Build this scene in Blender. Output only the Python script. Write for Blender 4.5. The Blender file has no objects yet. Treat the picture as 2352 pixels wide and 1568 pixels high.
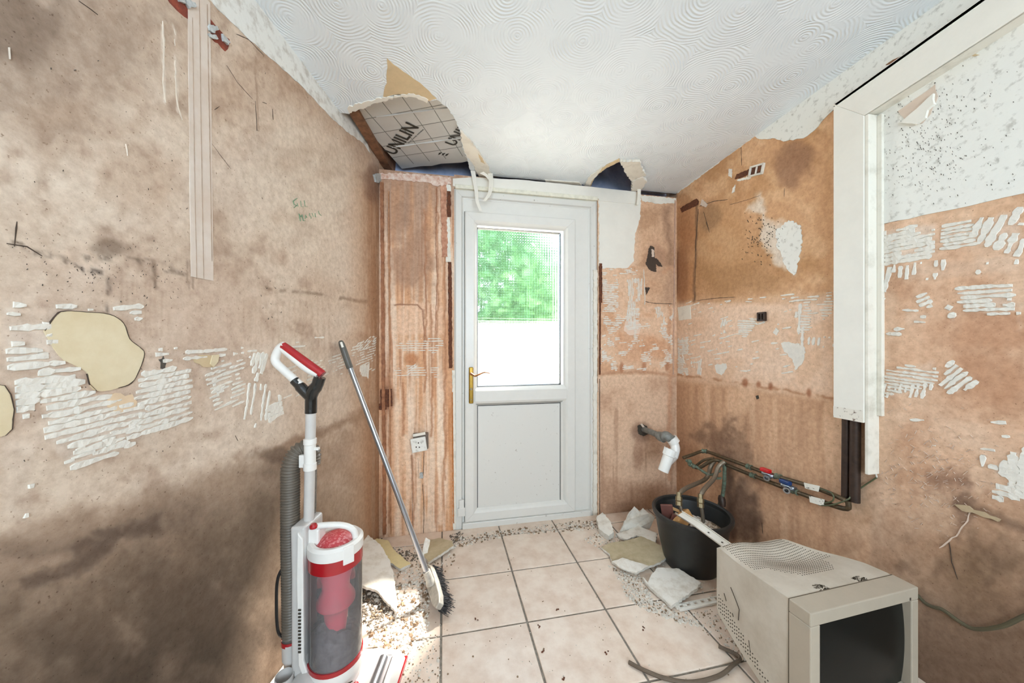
import bpy, bmesh, math, random
import numpy as np
from mathutils import Vector, Matrix
from mathutils import geometry as mgeo

# ------------------------------------------------------------------ camera, sky, sun, exposure
scene = bpy.context.scene
COL = scene.collection
F, CX, CY, HC = 780.0, 1176.0, 785.0, 1.15
TH = math.radians(11.3)
CT, ST = math.cos(TH), math.sin(TH)
cam_d = bpy.data.cameras.new('camera'); cam = bpy.data.objects.new('camera', cam_d); COL.objects.link(cam)
cam_d.sensor_width = 36.0; cam_d.lens = F / 2352.0 * 36.0
cam_d.shift_y = (784.0 - CY) / 2352.0 * -1.0
cam_d.clip_start = 0.02
cam.location = (0, 0, HC); cam.rotation_euler = (math.radians(90), 0, -TH)
scene.camera = cam

world = bpy.data.worlds.new('sky'); scene.world = world; world.use_nodes = True
bgn = world.node_tree.nodes['Background']
bgn.inputs[0].default_value = (0.765, 0.92, 1.04, 1); bgn.inputs[1].default_value = 8.6

sun_d = bpy.data.lights.new('sun', 'SUN'); sun = bpy.data.objects.new('sun', sun_d); COL.objects.link(sun)
sun_d.energy = 85.0; sun_d.angle = math.radians(5); sun_d.color = (1.0, 0.95, 0.86)
SUN_S = Vector((-0.62, -0.60, -1.0))
sun.rotation_euler = SUN_S.to_track_quat('-Z', 'Y').to_euler()

scene.view_settings.view_transform = 'Standard'; scene.view_settings.look = 'None'
scene.view_settings.gamma = 1.0; scene.view_settings.use_curve_mapping = False
scene.view_settings.exposure = 0.36
try:
    scene.cycles.use_denoising = True
    scene.cycles.sample_clamp_indirect = 6.0
    scene.cycles.max_bounces = 10; scene.cycles.diffuse_bounces = 6
    scene.cycles.transparent_max_bounces = 16
    scene.cycles.caustics_reflective = False
except Exception:
    pass

# room planes
YB = 2.11; XR = 1.60; YREAR = -1.7
LC = Vector((-0.375, YB, 0.0)); LA = math.radians(14)
LD = Vector((-math.sin(LA), -math.cos(LA), 0))        # along the left wall, away from the back corner
LN = Vector((math.cos(LA), -math.sin(LA), 0))         # into the room
def zceil(y): return 2.195 + 0.055 * (YB - y)
def portal(name, loc, rot, sx, sy):
    d = bpy.data.lights.new(name, 'AREA'); d.shape = 'RECTANGLE'; d.size = sx; d.size_y = sy
    d.cycles.is_portal = True
    o = bpy.data.objects.new(name, d); COL.objects.link(o); o.location = loc; o.rotation_euler = rot
portal('door_glass_portal', (0.475, YB + 0.12, 1.37), (math.radians(-90), 0, 0), 0.58, 1.04)
RW_X0, RW_X1, RW_Z0, RW_Z1 = -1.0, 1.5, 0.85, 2.15
portal('fill_window_portal', ((RW_X0 + RW_X1) / 2, YREAR - 0.06, (RW_Z0 + RW_Z1) / 2), (math.radians(90), 0, 0), RW_X1 - RW_X0, RW_Z1 - RW_Z0)

# ------------------------------------------------------------------ pixel helpers (a pixel is a direction; the plane gives the distance)
def ray(px, py):
    a = (px - CX) / F; b = (CY - py) / F
    return Vector((ST + a * CT, CT - a * ST, b))
CP = Vector((0, 0, HC))
def on_plane(px, py, p, n):
    r = ray(px, py); t = (Vector(p) - CP).dot(Vector(n)) / r.dot(Vector(n)); return CP + r * t
def fl(px, py, z=0.0): return on_plane(px, py, (0, 0, z), (0, 0, 1))
def ob(px, py, off=0.0): return on_plane(px, py, (0, YB - off, 0), (0, 1, 0))
def orr(px, py, off=0.0): return on_plane(px, py, (XR - off, 0, 0), (1, 0, 0))
def ol(px, py, off=0.0): return on_plane(px, py, LC + LN * off, LN)
CN = Vector((0, 0.055, 1)).normalized()
def oc(px, py, off=0.0): return on_plane(px, py, Vector((0, YB, 2.195)) - CN * off, CN)
def at(px, py, t): return CP + ray(px, py) * t
def projn(P):
    d = P - np.array([0, 0, HC]); z = d[:, 0] * ST + d[:, 1] * CT; x = d[:, 0] * CT - d[:, 1] * ST
    z = np.where(z < 0.05, 0.05, z)
    return CX + F * x / z, CY - F * d[:, 2] / z

# ------------------------------------------------------------------ noise
_lat = {}
def vnoise(x, y, seed=0):
    if seed not in _lat: _lat[seed] = np.random.RandomState(seed).rand(256, 256)
    L = _lat[seed]
    x = np.asarray(x, float); y = np.asarray(y, float)
    xi = np.floor(x).astype(int); yi = np.floor(y).astype(int); fx = x - xi; fy = y - yi
    fx = fx * fx * (3 - 2 * fx); fy = fy * fy * (3 - 2 * fy)
    a = L[xi & 255, yi & 255]; b = L[(xi + 1) & 255, yi & 255]; c = L[xi & 255, (yi + 1) & 255]; d = L[(xi + 1) & 255, (yi + 1) & 255]
    return (a * (1 - fx) + b * fx) * (1 - fy) + (c * (1 - fx) + d * fx) * fy
def fbm(x, y, seed=0, o=4):
    s = 0; a = 0.5; n = 0
    for k in range(o):
        s = s + a * vnoise(x * 2 ** k, y * 2 ** k, seed + k); n += a; a *= 0.5
    return s / n
def sst(e0, e1, x):
    t = np.clip((x - e0) / (e1 - e0), 0, 1); return t * t * (3 - 2 * t)
def lin(c):
    c = np.asarray(c, float) / 255.0
    return np.where(c <= 0.04045, c / 12.92, ((c + 0.055) / 1.055) ** 2.4)

# ------------------------------------------------------------------ materials
MATS = {}
def mat(name, rgb, rough=0.6, metal=0.0, var=0.12, scale=30.0, rgb2=None, bump=0.0, bscale=80.0, spec=0.5, thr=None, coat=0.0, trans=0.0, alpha=1.0):
    if name in MATS: return MATS[name]
    m = bpy.data.materials.new(name); m.use_nodes = True; nt = m.node_tree; N = nt.nodes; Lk = nt.links
    b = N['Principled BSDF']
    b.inputs['Roughness'].default_value = rough; b.inputs['Metallic'].default_value = metal
    b.inputs['Specular IOR Level'].default_value = spec; b.inputs['Coat Weight'].default_value = coat
    b.inputs['Transmission Weight'].default_value = trans; b.inputs['Alpha'].default_value = alpha
    tc = N.new('ShaderNodeTexCoord'); nz = N.new('ShaderNodeTexNoise'); nz.inputs['Scale'].default_value = scale; nz.inputs['Detail'].default_value = 6
    nz.inputs['Roughness'].default_value = 0.65
    Lk.new(tc.outputs['Object'], nz.inputs['Vector'])
    c1 = lin(rgb); c2 = lin(rgb2) if rgb2 is not None else np.clip(c1 * (1 - 2.2 * var), 0, 1)
    cr = N.new('ShaderNodeValToRGB')
    lo, hi = thr if thr else (0.3, 0.7)
    cr.color_ramp.elements[0].position = lo; cr.color_ramp.elements[1].position = hi
    cr.color_ramp.elements[0].color = (*c2, 1); cr.color_ramp.elements[1].color = (*c1, 1)
    Lk.new(nz.outputs['Fac'], cr.inputs['Fac']); Lk.new(cr.outputs['Color'], b.inputs['Base Color'])
    if bump > 0:
        n2 = N.new('ShaderNodeTexNoise'); n2.inputs['Scale'].default_value = bscale; n2.inputs['Detail'].default_value = 5
        Lk.new(tc.outputs['Object'], n2.inputs['Vector'])
        bp = N.new('ShaderNodeBump'); bp.inputs['Strength'].default_value = bump; bp.inputs['Distance'].default_value = 0.003
        Lk.new(n2.outputs['Fac'], bp.inputs['Height']); Lk.new(bp.outputs['Normal'], b.inputs['Normal'])
    MATS[name] = m; return m

def mat_painted(name):
    """plaster coloured by its stain map (a colour attribute, some shade painted in) with fine speckle and relief"""
    m = bpy.data.materials.new(name); m.use_nodes = True; nt = m.node_tree; N = nt.nodes; Lk = nt.links
    b = N['Principled BSDF']; b.inputs['Roughness'].default_value = 0.82; b.inputs['Specular IOR Level'].default_value = 0.25
    at_ = N.new('ShaderNodeAttribute'); at_.attribute_name = 'stain'
    tc = N.new('ShaderNodeTexCoord')
    nz = N.new('ShaderNodeTexNoise'); nz.inputs['Scale'].default_value = 45; nz.inputs['Detail'].default_value = 8; nz.inputs['Roughness'].default_value = 0.7
    Lk.new(tc.outputs['Object'], nz.inputs['Vector'])
    r1 = N.new('ShaderNodeValToRGB'); r1.color_ramp.elements[0].position = 0.25; r1.color_ramp.elements[1].position = 0.62
    r1.color_ramp.elements[0].color = (0.62, 0.55, 0.5, 1); r1.color_ramp.elements[1].color = (1.06, 1.06, 1.06, 1)
    Lk.new(nz.outputs['Fac'], r1.inputs['Fac'])
    mx = N.new('ShaderNodeMix'); mx.data_type = 'RGBA'; mx.blend_type = 'MULTIPLY'; mx.inputs[0].default_value = 0.75
    Lk.new(at_.outputs['Color'], mx.inputs[6]); Lk.new(r1.outputs['Color'], mx.inputs[7])
    n3 = N.new('ShaderNodeTexNoise'); n3.inputs['Scale'].default_value = 170; n3.inputs['Detail'].default_value = 3
    Lk.new(tc.outputs['Object'], n3.inputs['Vector'])
    r2 = N.new('ShaderNodeValToRGB'); r2.color_ramp.elements[0].position = 0.27; r2.color_ramp.elements[1].position = 0.34
    r2.color_ramp.elements[0].color = (0.42, 0.34, 0.28, 1); r2.color_ramp.elements[1].color = (1, 1, 1, 1)
    Lk.new(n3.outputs['Fac'], r2.inputs['Fac'])
    mx2 = N.new('ShaderNodeMix'); mx2.data_type = 'RGBA'; mx2.blend_type = 'MULTIPLY'; mx2.inputs[0].default_value = 0.8
    Lk.new(mx.outputs[2], mx2.inputs[6]); Lk.new(r2.outputs['Color'], mx2.inputs[7])
    Lk.new(mx2.outputs[2], b.inputs['Base Color'])
    bp = N.new('ShaderNodeBump'); bp.inputs['Strength'].default_value = 0.35; bp.inputs['Distance'].default_value = 0.004
    Lk.new(nz.outputs['Fac'], bp.inputs['Height']); Lk.new(bp.outputs['Normal'], b.inputs['Normal'])
    return m

def mat_artex(name):
    """white textured ceiling: overlapping combed swirls"""
    m = bpy.data.materials.new(name); m.use_nodes = True; nt = m.node_tree; N = nt.nodes; Lk = nt.links
    b = N['Principled BSDF']; b.inputs['Roughness'].default_value = 0.7; b.inputs['Specular IOR Level'].default_value = 0.3
    tc = N.new('ShaderNodeTexCoord')
    wn = N.new('ShaderNodeTexNoise'); wn.inputs['Scale'].default_value = 9; wn.inputs['Detail'].default_value = 2
    Lk.new(tc.outputs['Object'], wn.inputs['Vector'])
    ma = N.new('ShaderNodeVectorMath'); ma.operation = 'MULTIPLY_ADD'; ma.inputs[1].default_value = (0.03, 0.03, 0); 
    Lk.new(wn.outputs['Color'], ma.inputs[0]); Lk.new(tc.outputs['Object'], ma.inputs[2])
    vo = N.new('ShaderNodeTexVoronoi'); vo.voronoi_dimensions = '2D'; vo.inputs['Scale'].default_value = 5.2; vo.inputs['Randomness'].default_value = 0.75
    Lk.new(ma.outputs[0], vo.inputs['Vector'])
    mu = N.new('ShaderNodeMath'); mu.operation = 'MULTIPLY'; mu.inputs[1].default_value = 105.0
    Lk.new(vo.outputs['Distance'], mu.inputs[0])
    sn = N.new('ShaderNodeMath'); sn.operation = 'SINE'; Lk.new(mu.outputs[0], sn.inputs[0])
    n2 = N.new('ShaderNodeTexNoise'); n2.inputs['Scale'].default_value = 14; n2.inputs['Detail'].default_value = 3
    Lk.new(tc.outputs['Object'], n2.inputs['Vector'])
    rp = N.new('ShaderNodeMapRange'); rp.inputs[1].default_value = 0.35; rp.inputs[2].default_value = 0.7
    Lk.new(n2.outputs['Fac'], rp.inputs[0])
    m3 = N.new('ShaderNodeMath'); m3.operation = 'MULTIPLY'; Lk.new(sn.outputs[0], m3.inputs[0]); Lk.new(rp.outputs[0], m3.inputs[1])
    # small raised nub in the middle of each swirl and a cell step
    nb = N.new('ShaderNodeMapRange'); nb.inputs[1].default_value = 0.0; nb.inputs[2].default_value = 0.12; nb.inputs[3].default_value = 2.6; nb.inputs[4].default_value = 0.0
    Lk.new(vo.outputs['Distance'], nb.inputs[0])
    n4 = N.new('ShaderNodeTexNoise'); n4.inputs['Scale'].default_value = 120; n4.inputs['Detail'].default_value = 3
    Lk.new(tc.outputs['Object'], n4.inputs['Vector'])
    m5 = N.new('ShaderNodeMath'); m5.operation = 'MULTIPLY'; Lk.new(nb.outputs[0], m5.inputs[0]); Lk.new(n4.outputs['Fac'], m5.inputs[1])
    ad = N.new('ShaderNodeMath'); ad.operation = 'ADD'; Lk.new(m3.outputs[0], ad.inputs[0]); Lk.new(m5.outputs[0], ad.inputs[1])
    bp = N.new('ShaderNodeBump'); bp.inputs['Strength'].default_value = 0.45; bp.inputs['Distance'].default_value = 0.003
    Lk.new(ad.outputs[0], bp.inputs['Height']); Lk.new(bp.outputs['Normal'], b.inputs['Normal'])
    cr = N.new('ShaderNodeValToRGB'); cr.color_ramp.elements[0].color = (*lin((219, 226, 231)), 1); cr.color_ramp.elements[1].color = (*lin((225, 232, 237)), 1)
    Lk.new(vo.outputs['Color'], cr.inputs['Fac']); Lk.new(cr.outputs['Color'], b.inputs['Base Color'])
    return m

def mat_glass_obscured(name):
    m = bpy.data.materials.new(name); m.use_nodes = True; nt = m.node_tree; N = nt.nodes; Lk = nt.links
    N.remove(N['Principled BSDF']); out = N['Material Output']
    tr = N.new('ShaderNodeBsdfTransparent'); tr.inputs[0].default_value = (0.96, 0.98, 0.97, 1)
    rf = N.new('ShaderNodeBsdfRefraction'); rf.inputs['Roughness'].default_value = 0.12; rf.inputs['IOR'].default_value = 1.12
    gl = N.new('ShaderNodeBsdfGlossy'); gl.inputs['Roughness'].default_value = 0.08
    tc = N.new('ShaderNodeTexCoord'); sp = N.new('ShaderNodeSeparateXYZ'); Lk.new(tc.outputs['Object'], sp.inputs[0])
    hs = []
    for ax in (0, 2):
        a = N.new('ShaderNodeMath'); a.operation = 'MULTIPLY'; a.inputs[1].default_value = 2 * math.pi / 0.017; Lk.new(sp.outputs[ax], a.inputs[0])
        b = N.new('ShaderNodeMath'); b.operation = 'SINE'; Lk.new(a.outputs[0], b.inputs[0]); hs.append(b)
    ad = N.new('ShaderNodeMath'); ad.operation = 'ADD'; Lk.new(hs[0].outputs[0], ad.inputs[0]); Lk.new(hs[1].outputs[0], ad.inputs[1])
    bp = N.new('ShaderNodeBump'); bp.inputs['Strength'].default_value = 0.6; bp.inputs['Distance'].default_value = 0.0015
    Lk.new(ad.outputs[0], bp.inputs['Height']); Lk.new(bp.outputs['Normal'], rf.inputs['Normal']); Lk.new(bp.outputs['Normal'], gl.inputs['Normal'])
    mr = N.new('ShaderNodeMapRange'); mr.inputs[1].default_value = -1.2; mr.inputs[2].default_value = 1.6; mr.inputs[3].default_value = 0.78; mr.inputs[4].default_value = 1.0; Lk.new(ad.outputs[0], mr.inputs[0]); Lk.new(mr.outputs[0], tr.inputs[0])
    m1 = N.new('ShaderNodeMixShader'); m1.inputs[0].default_value = 0.5; Lk.new(tr.outputs[0], m1.inputs[1]); Lk.new(rf.outputs[0], m1.inputs[2])
    m2 = N.new('ShaderNodeMixShader'); m2.inputs[0].default_value = 0.05; Lk.new(m1.outputs[0], m2.inputs[1]); Lk.new(gl.outputs[0], m2.inputs[2])
    Lk.new(m2.outputs[0], out.inputs['Surface'])
    return m

def mat_clear(name, rgb, f=0.13):
    m = bpy.data.materials.new(name); m.use_nodes = True; nt = m.node_tree; N = nt.nodes; Lk = nt.links
    N.remove(N['Principled BSDF']); out = N['Material Output']
    tr = N.new('ShaderNodeBsdfTransparent'); tr.inputs[0].default_value = (*lin(rgb), 1)
    gl = N.new('ShaderNodeBsdfGlossy'); gl.inputs['Roughness'].default_value = 0.06
    fr = N.new('ShaderNodeFresnel'); fr.inputs[0].default_value = 1.45
    df = N.new('ShaderNodeBsdfDiffuse'); df.inputs[0].default_value = (0.8, 0.78, 0.78, 1)
    m0 = N.new('ShaderNodeMixShader'); m0.inputs[0].default_value = f; Lk.new(tr.outputs[0], m0.inputs[1]); Lk.new(df.outputs[0], m0.inputs[2])
    m1 = N.new('ShaderNodeMixShader'); Lk.new(fr.outputs[0], m1.inputs[0]); Lk.new(m0.outputs[0], m1.inputs[1]); Lk.new(gl.outputs[0], m1.inputs[2])
    Lk.new(m1.outputs[0], out.inputs['Surface']); return m

M_PLASTER = mat_painted('stained_plaster')
M_ARTEX = mat_artex('swirled_artex')
M_GLASS = mat_glass_obscured('obscured_glass')
M_WHITE = mat('white_paint', (230, 226, 216), 0.55, var=0.03, scale=12, bump=0.15, bscale=60)
M_WHITE_OLD = mat('aged_white_paint', (224, 219, 207), 0.6, rgb2=(192, 186, 172), scale=16, thr=(0.22, 0.5), bump=0.25, bscale=50)
M_WHITE_MOULD = mat('mouldy_white_paint', (226, 225, 218), 0.7, rgb2=(176, 173, 164), scale=42, thr=(0.28, 0.46), bump=0.25, bscale=50)
M_UPVC = mat('white_upvc', (221, 219, 213), 0.32, var=0.02, scale=20)
M_UPVC_DIRTY = mat('grubby_upvc', (214, 212, 206), 0.4, rgb2=(140, 130, 116), scale=45, thr=(0.27, 0.36))
M_ADH = mat('tile_adhesive', (226, 221, 211), 0.85, var=0.06, scale=40, bump=0.5, bscale=120)
M_TAN = mat('torn_tan_paper', (206, 184, 148), 0.85, var=0.06, scale=30, bump=0.2)
M_BOARDCORE = mat('gypsum_core', (226, 222, 214), 0.9, rgb2=(190, 182, 168), scale=40, bump=0.4, bscale=90)
M_CRACK = mat('dark_crack', (74, 60, 50), 0.9, var=0.1)
M_GREYBIT = mat('grey_mould', (92, 84, 76), 0.9, rgb2=(50, 44, 38), scale=90)
M_PALE = mat('pale_filler', (212, 194, 178), 0.8, var=0.05, scale=20, bump=0.2, bscale=60)
M_PLY = mat('bare_ply', (219, 206, 176), 0.7, rgb2=(206, 188, 152), scale=14, bump=0.1)
M_RUST = mat('rusted_steel', (118, 66, 36), 0.8, rgb2=(60, 30, 18), scale=90, bump=0.6, bscale=150)
M_BRICK = mat('red_brick', (150, 72, 48), 0.85, rgb2=(96, 40, 34), scale=50, bump=0.6, bscale=90)
M_MORTAR = mat('grey_mortar', (196, 200, 200), 0.9, rgb2=(150, 150, 146), scale=60, bump=0.6, bscale=120)
M_TIMBER = mat('brown_timber', (146, 104, 74), 0.75, rgb2=(88, 58, 40), scale=22, bump=0.3)
M_FOIL = mat('foil_facing', (206, 208, 206), 0.38, metal=0.15, var=0.04, scale=9, bump=0.25, bscale=22)
M_PRINT = mat('black_print', (52, 50, 42), 0.6)
M_PRINT_GREY = mat('grey_print', (128, 130, 126), 0.6)
M_FOAM = mat('foam_edge', (40, 36, 24), 0.8)
M_BLUE = mat('blue_membrane', (190, 202, 228), 0.7, rgb2=(150, 168, 206), scale=14, bump=0.4, bscale=12)
M_TILE = mat('terracotta_tile', (230, 214, 198), 0.42, rgb2=(210, 186, 166), scale=11, thr=(0.3, 0.62), bump=0.08, bscale=40)
_nt = M_TILE.node_tree; _oi = _nt.nodes.new('ShaderNodeObjectInfo'); _mr = _nt.nodes.new('ShaderNodeMapRange'); _mr.inputs[3].default_value = .93; _mr.inputs[4].default_value = 1.03; _nt.links.new(_oi.outputs['Random'], _mr.inputs[0])
_mx = _nt.nodes.new('ShaderNodeMix'); _mx.data_type = 'RGBA'; _mx.blend_type = 'MULTIPLY'; _mx.inputs[0].default_value = 1.0
_nt.links.new([n for n in _nt.nodes if n.type == 'VALTORGB'][0].outputs[0], _mx.inputs[6]); _nt.links.new(_mr.outputs[0], _mx.inputs[7]); _nt.links.new(_mx.outputs[2], _nt.nodes['Principled BSDF'].inputs['Base Color'])
M_GROUT = mat('grey_grout', (150, 142, 130), 0.95, rgb2=(96, 88, 78), scale=60, bump=0.5)
M_CONC = mat('screed', (170, 160, 146), 0.95, var=0.15)
M_VWHITE = mat('vacuum_white', (226, 223, 218), 0.3, var=0.03, scale=20)
M_VGREY = mat('vacuum_grey', (196, 192, 188), 0.35, var=0.04, scale=20)
M_VRED = mat('vacuum_red', (168, 22, 32), 0.25, var=0.08, scale=20, coat=0.4)
M_VPINK = mat('vacuum_pink', (214, 62, 88), 0.35, var=0.1, scale=14)
M_TAPE = mat('black_tape', (28, 28, 27), 0.25, var=0.2, scale=30, bump=0.5, bscale=40, coat=0.5)
M_HOSE = mat('hose_grey', (104, 95, 84), 0.4, var=0.1, scale=20)
M_BLACK = mat('black_plastic', (30, 30, 30), 0.4, var=0.15)
M_DUST = mat('grey_dust', (112, 106, 110), 0.95, rgb2=(60, 56, 60), scale=40, bump=1.0, bscale=60)
M_CLEAR = mat_clear('clear_bin', (246, 240, 242))
M_CLEAR_RED = mat_clear('clear_red', (214, 92, 104), 0.25)
M_CHROME = mat('brushed_metal', (168, 172, 178), 0.3, metal=0.9, var=0.06)
M_BRGREY = mat('broom_grey', (92, 90, 84), 0.45, var=0.06)
M_BRHEAD = mat('broom_head_grey', (186, 182, 172), 0.5, rgb2=(140, 134, 124), scale=40)
M_BRIST = mat('dark_bristle', (62, 62, 64), 0.7, var=0.3, scale=200)
M_BUCKET = mat('black_bucket', (44, 45, 44), 0.45, rgb2=(34, 34, 34), scale=20)
M_WOODA = mat('maroon_wood', (112, 66, 56), 0.6, var=0.12)
M_WOODB = mat('yellow_foam', (196, 150, 96), 0.8, var=0.12, bump=0.4)
M_CRT = mat('beige_case', (196, 188, 174), 0.5, rgb2=(176, 166, 150), scale=9, thr=(0.3, 0.6), bump=0.06, bscale=300)
M_CRTEDGE = mat('beige_bezel', (176, 165, 148), 0.5, var=0.05, scale=9)  # darker than the case: weak front light put into the bezel colour
M_SCREEN = mat('dark_screen', (24, 25, 23), 0.3, var=0.05, spec=0.12)
M_HOLE = mat('vent_dark', (66, 58, 48), 0.9)
M_COPPER = mat('dull_copper', (104, 84, 60), 0.45, metal=0.5, rgb2=(66, 58, 44), scale=60)
M_VERDI = mat('verdigris_copper', (110, 134, 116), 0.6, metal=0.2, rgb2=(84, 72, 52), scale=55)
M_BRASS = mat('brass', (186, 150, 70), 0.25, metal=0.9, var=0.1)
M_BRASSOLD = mat('old_brass', (150, 132, 100), 0.4, metal=0.7, var=0.15, scale=60)
M_BRAID = mat('braided_steel', (150, 136, 118), 0.4, metal=0.6, var=0.2, scale=260)
M_PGREY = mat('grey_waste_pipe', (140, 142, 138), 0.5, rgb2=(100, 98, 92), scale=40)
M_PWHITE = mat('white_waste_trap', (236, 235, 230), 0.3, var=0.02)
M_RED = mat('red_lever', (206, 24, 28), 0.35); M_BLUEL = mat('blue_lever', (30, 62, 116), 0.35)
M_CABLE = mat('grey_cable', (108, 92, 76), 0.6, var=0.15)
M_CABLEW = mat('white_cable', (214, 208, 196), 0.5)
M_INK = mat('green_ink', (126, 158, 126), 0.8)
M_PIPEDARK = mat('dark_pipe', (70, 52, 42), 0.5, metal=0.3, rgb2=(46, 34, 28), scale=40)
M_DEBW = mat('white_crumbs', (222, 214, 202), 0.9, var=0.12, scale=60)
M_DEBB = mat('brown_crumbs', (150, 124, 98), 0.9, var=0.2, scale=60)
M_DEBD = mat('dark_gravel', (128, 116, 102), 0.9, rgb2=(78, 68, 58), scale=90)
M_EXT = mat('white_render', (226, 222, 212), 0.9, var=0.04)
M_PAVE = mat('pale_paving', (206, 200, 188), 0.9, var=0.08)
M_LEAF = mat('green_leaf', (92, 140, 84), 0.6, rgb2=(44, 92, 52), scale=2.5)
M_BARK = mat('bark', (92, 74, 58), 0.9)

# ------------------------------------------------------------------ mesh helpers
def frame_of(d, up=Vector((0, 0, 1))):
    d = d.normalized()
    if abs(d.dot(up)) > 0.98: up = Vector((1, 0, 0))
    x = d.cross(up).normalized(); y = x.cross(d).normalized(); return x, y
class MB:
    def __init__(s): s.v = []; s.f = []
    def add(s, vs, fs):
        o = len(s.v); s.v += [tuple(v) for v in vs]; s.f += [tuple(o + i for i in f) for f in fs]; return s
    def hexa(s, p):
        return s.add(p, [(0, 3, 2, 1), (4, 5, 6, 7), (0, 1, 5, 4), (1, 2, 6, 5), (2, 3, 7, 6), (3, 0, 4, 7)])
    def box(s, x0, x1, y0, y1, z0, z1):
        return s.hexa([(x0, y0, z0), (x1, y0, z0), (x1, y1, z0), (x0, y1, z0), (x0, y0, z1), (x1, y0, z1), (x1, y1, z1), (x0, y1, z1)])
    def obox(s, c, ex, ey, ez, a, b, h):
        """box centred at c; half sizes a, b, h along ex, ey, ez"""
        P = []
        for k in (-1, 1):
            for i, j in ((-1, -1), (1, -1), (1, 1), (-1, 1)): P.append(c + ex * (a * i) + ey * (b * j) + ez * (h * k))
        return s.hexa(P)
    def tube(s, path, r, n=12, caps=True, squash=1.0):
        path = [Vector(p) for p in path]; R = r if isinstance(r, (list, tuple)) else [r] * len(path)
        vs = []; fs = []; px = None
        for i, p in enumerate(path):
            d = (path[min(i + 1, len(path) - 1)] - path[max(i - 1, 0)]).normalized()
            if px is None: x, y = frame_of(d)
            else:
                x = (px - d * px.dot(d)).normalized(); y = x.cross(d).normalized() * 1.0
            px = x
            for k in range(n):
                a = 2 * math.pi * k / n; vs.append(p + x * (R[i] * math.cos(a)) + y * (R[i] * squash * math.sin(a)))
        for i in range(len(path) - 1):
            for k in range(n):
                k2 = (k + 1) % n; fs.append((i * n + k, i * n + k2, (i + 1) * n + k2, (i + 1) * n + k))
        if caps:
            fs.append(tuple(range(n))); fs.append(tuple((len(path) - 1) * n + k for k in reversed(range(n))))
        return s.add(vs, fs)
    def lathe(s, prof, c=Vector((0, 0, 0)), ax=Vector((0, 0, 1)), n=32, ex=None, ey=None, sq=(1, 1)):
        """profile of (r, h) around axis ax through c"""
        if ex is None: ex, ey = frame_of(ax)
        vs = []; fs = []
        for r, h in prof:
            for k in range(n):
                a = 2 * math.pi * k / n; vs.append(c + ax * h + ex * (r * sq[0] * math.cos(a)) + ey * (r * sq[1] * math.sin(a)))
        for i in range(len(prof) - 1):
            for k in range(n):
                k2 = (k + 1) % n; fs.append((i * n + k, i * n + k2, (i + 1) * n + k2, (i + 1) * n + k))
        return s.add(vs, fs)
    def prism(s, poly, off):
        n = len(poly); vs = [Vector(p) for p in poly] + [Vector(p) + off for p in poly]
        fs = [tuple(reversed(range(n))), tuple(range(n, 2 * n))] + [(i, (i + 1) % n, n + (i + 1) % n, n + i) for i in range(n)]
        return s.add(vs, fs)
    def build(s, name, m, parent=None, smooth=False, bevel=0.0, auto=True, seg=2):
        me = bpy.data.meshes.new(name); me.from_pydata(s.v, [], s.f); me.update()
        bm = bmesh.new(); bm.from_mesh(me); bmesh.ops.recalc_face_normals(bm, faces=bm.faces); bm.to_mesh(me); bm.free()
        me.materials.append(m)
        o = bpy.data.objects.new(name, me); COL.objects.link(o)
        if parent is not None:
            o.parent = parent; o.matrix_parent_inverse = Matrix.Translation(-parent_loc(parent))
        if bevel > 0:
            b = o.modifiers.new('bevel', 'BEVEL'); b.width = bevel; b.segments = seg; b.limit_method = 'ANGLE'; b.angle_limit = math.radians(35)
        if smooth:
            me.polygons.foreach_set('use_smooth', [True] * len(me.polygons))
            if auto:
                try: me.set_sharp_from_angle(angle=math.radians(38))
                except Exception: pass
        return o
def parent_loc(p):
    # meshes sit at the world origin; only Empties carry a location
    return Vector(p.location) if p.type == 'EMPTY' else Vector((0, 0, 0))
def root(name, loc, label, cat, group=None, kind=None):
    o = bpy.data.objects.new(name, None); COL.objects.link(o); o.location = loc; o.empty_display_size = 0.05
    return tag(o, label, cat, group, kind)
def tag(o, label=None, cat=None, group=None, kind=None):
    if label: o['label'] = label
    if cat: o['category'] = cat
    if group: o['group'] = group
    if kind: o['kind'] = kind
    return o
def smooth_path(pts, n=8):
    pts = [Vector(p) for p in pts]; out = []
    P = [pts[0] * 2 - pts[1]] + pts + [pts[-1] * 2 - pts[-2]]
    for i in range(1, len(P) - 2):
        for k in range(n):
            t = k / n; a, b, c, d = P[i - 1], P[i], P[i + 1], P[i + 2]
            out.append(0.5 * ((2 * b) + (c - a) * t + (2 * a - 5 * b + 4 * c - d) * t * t + (3 * b - a - 3 * c + d) * t ** 3))
    out.append(pts[-1]); return out
def in_poly(x, y, poly):
    c = False; j = len(poly) - 1
    for i in range(len(poly)):
        xi, yi = poly[i]; xj, yj = poly[j]
        if (yi > y) != (yj > y) and x < (xj - xi) * (y - yi) / (yj - yi) + xi: c = not c
        j = i
    return c
def jag(poly, step, amp, rnd, closed=True):
    """subdivide an outline and roughen it"""
    out = []; n = len(poly)
    for i in range(n if closed else n - 1):
        a = Vector(poly[i]); b = Vector(poly[(i + 1) % n]); L = (b - a).length; k = max(1, int(L / step))
        nrm = Vector((-(b - a)[1], (b - a)[0])) / max(L, 1e-9)
        for q in range(k):
            p = a.lerp(b, q / k); w = amp * (0.35 if q == 0 else 1.0)
            out.append(p + nrm * rnd.uniform(-w, w))
    if not closed: out.append(Vector(poly[-1]))
    return [(p[0], p[1]) for p in out]

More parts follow.
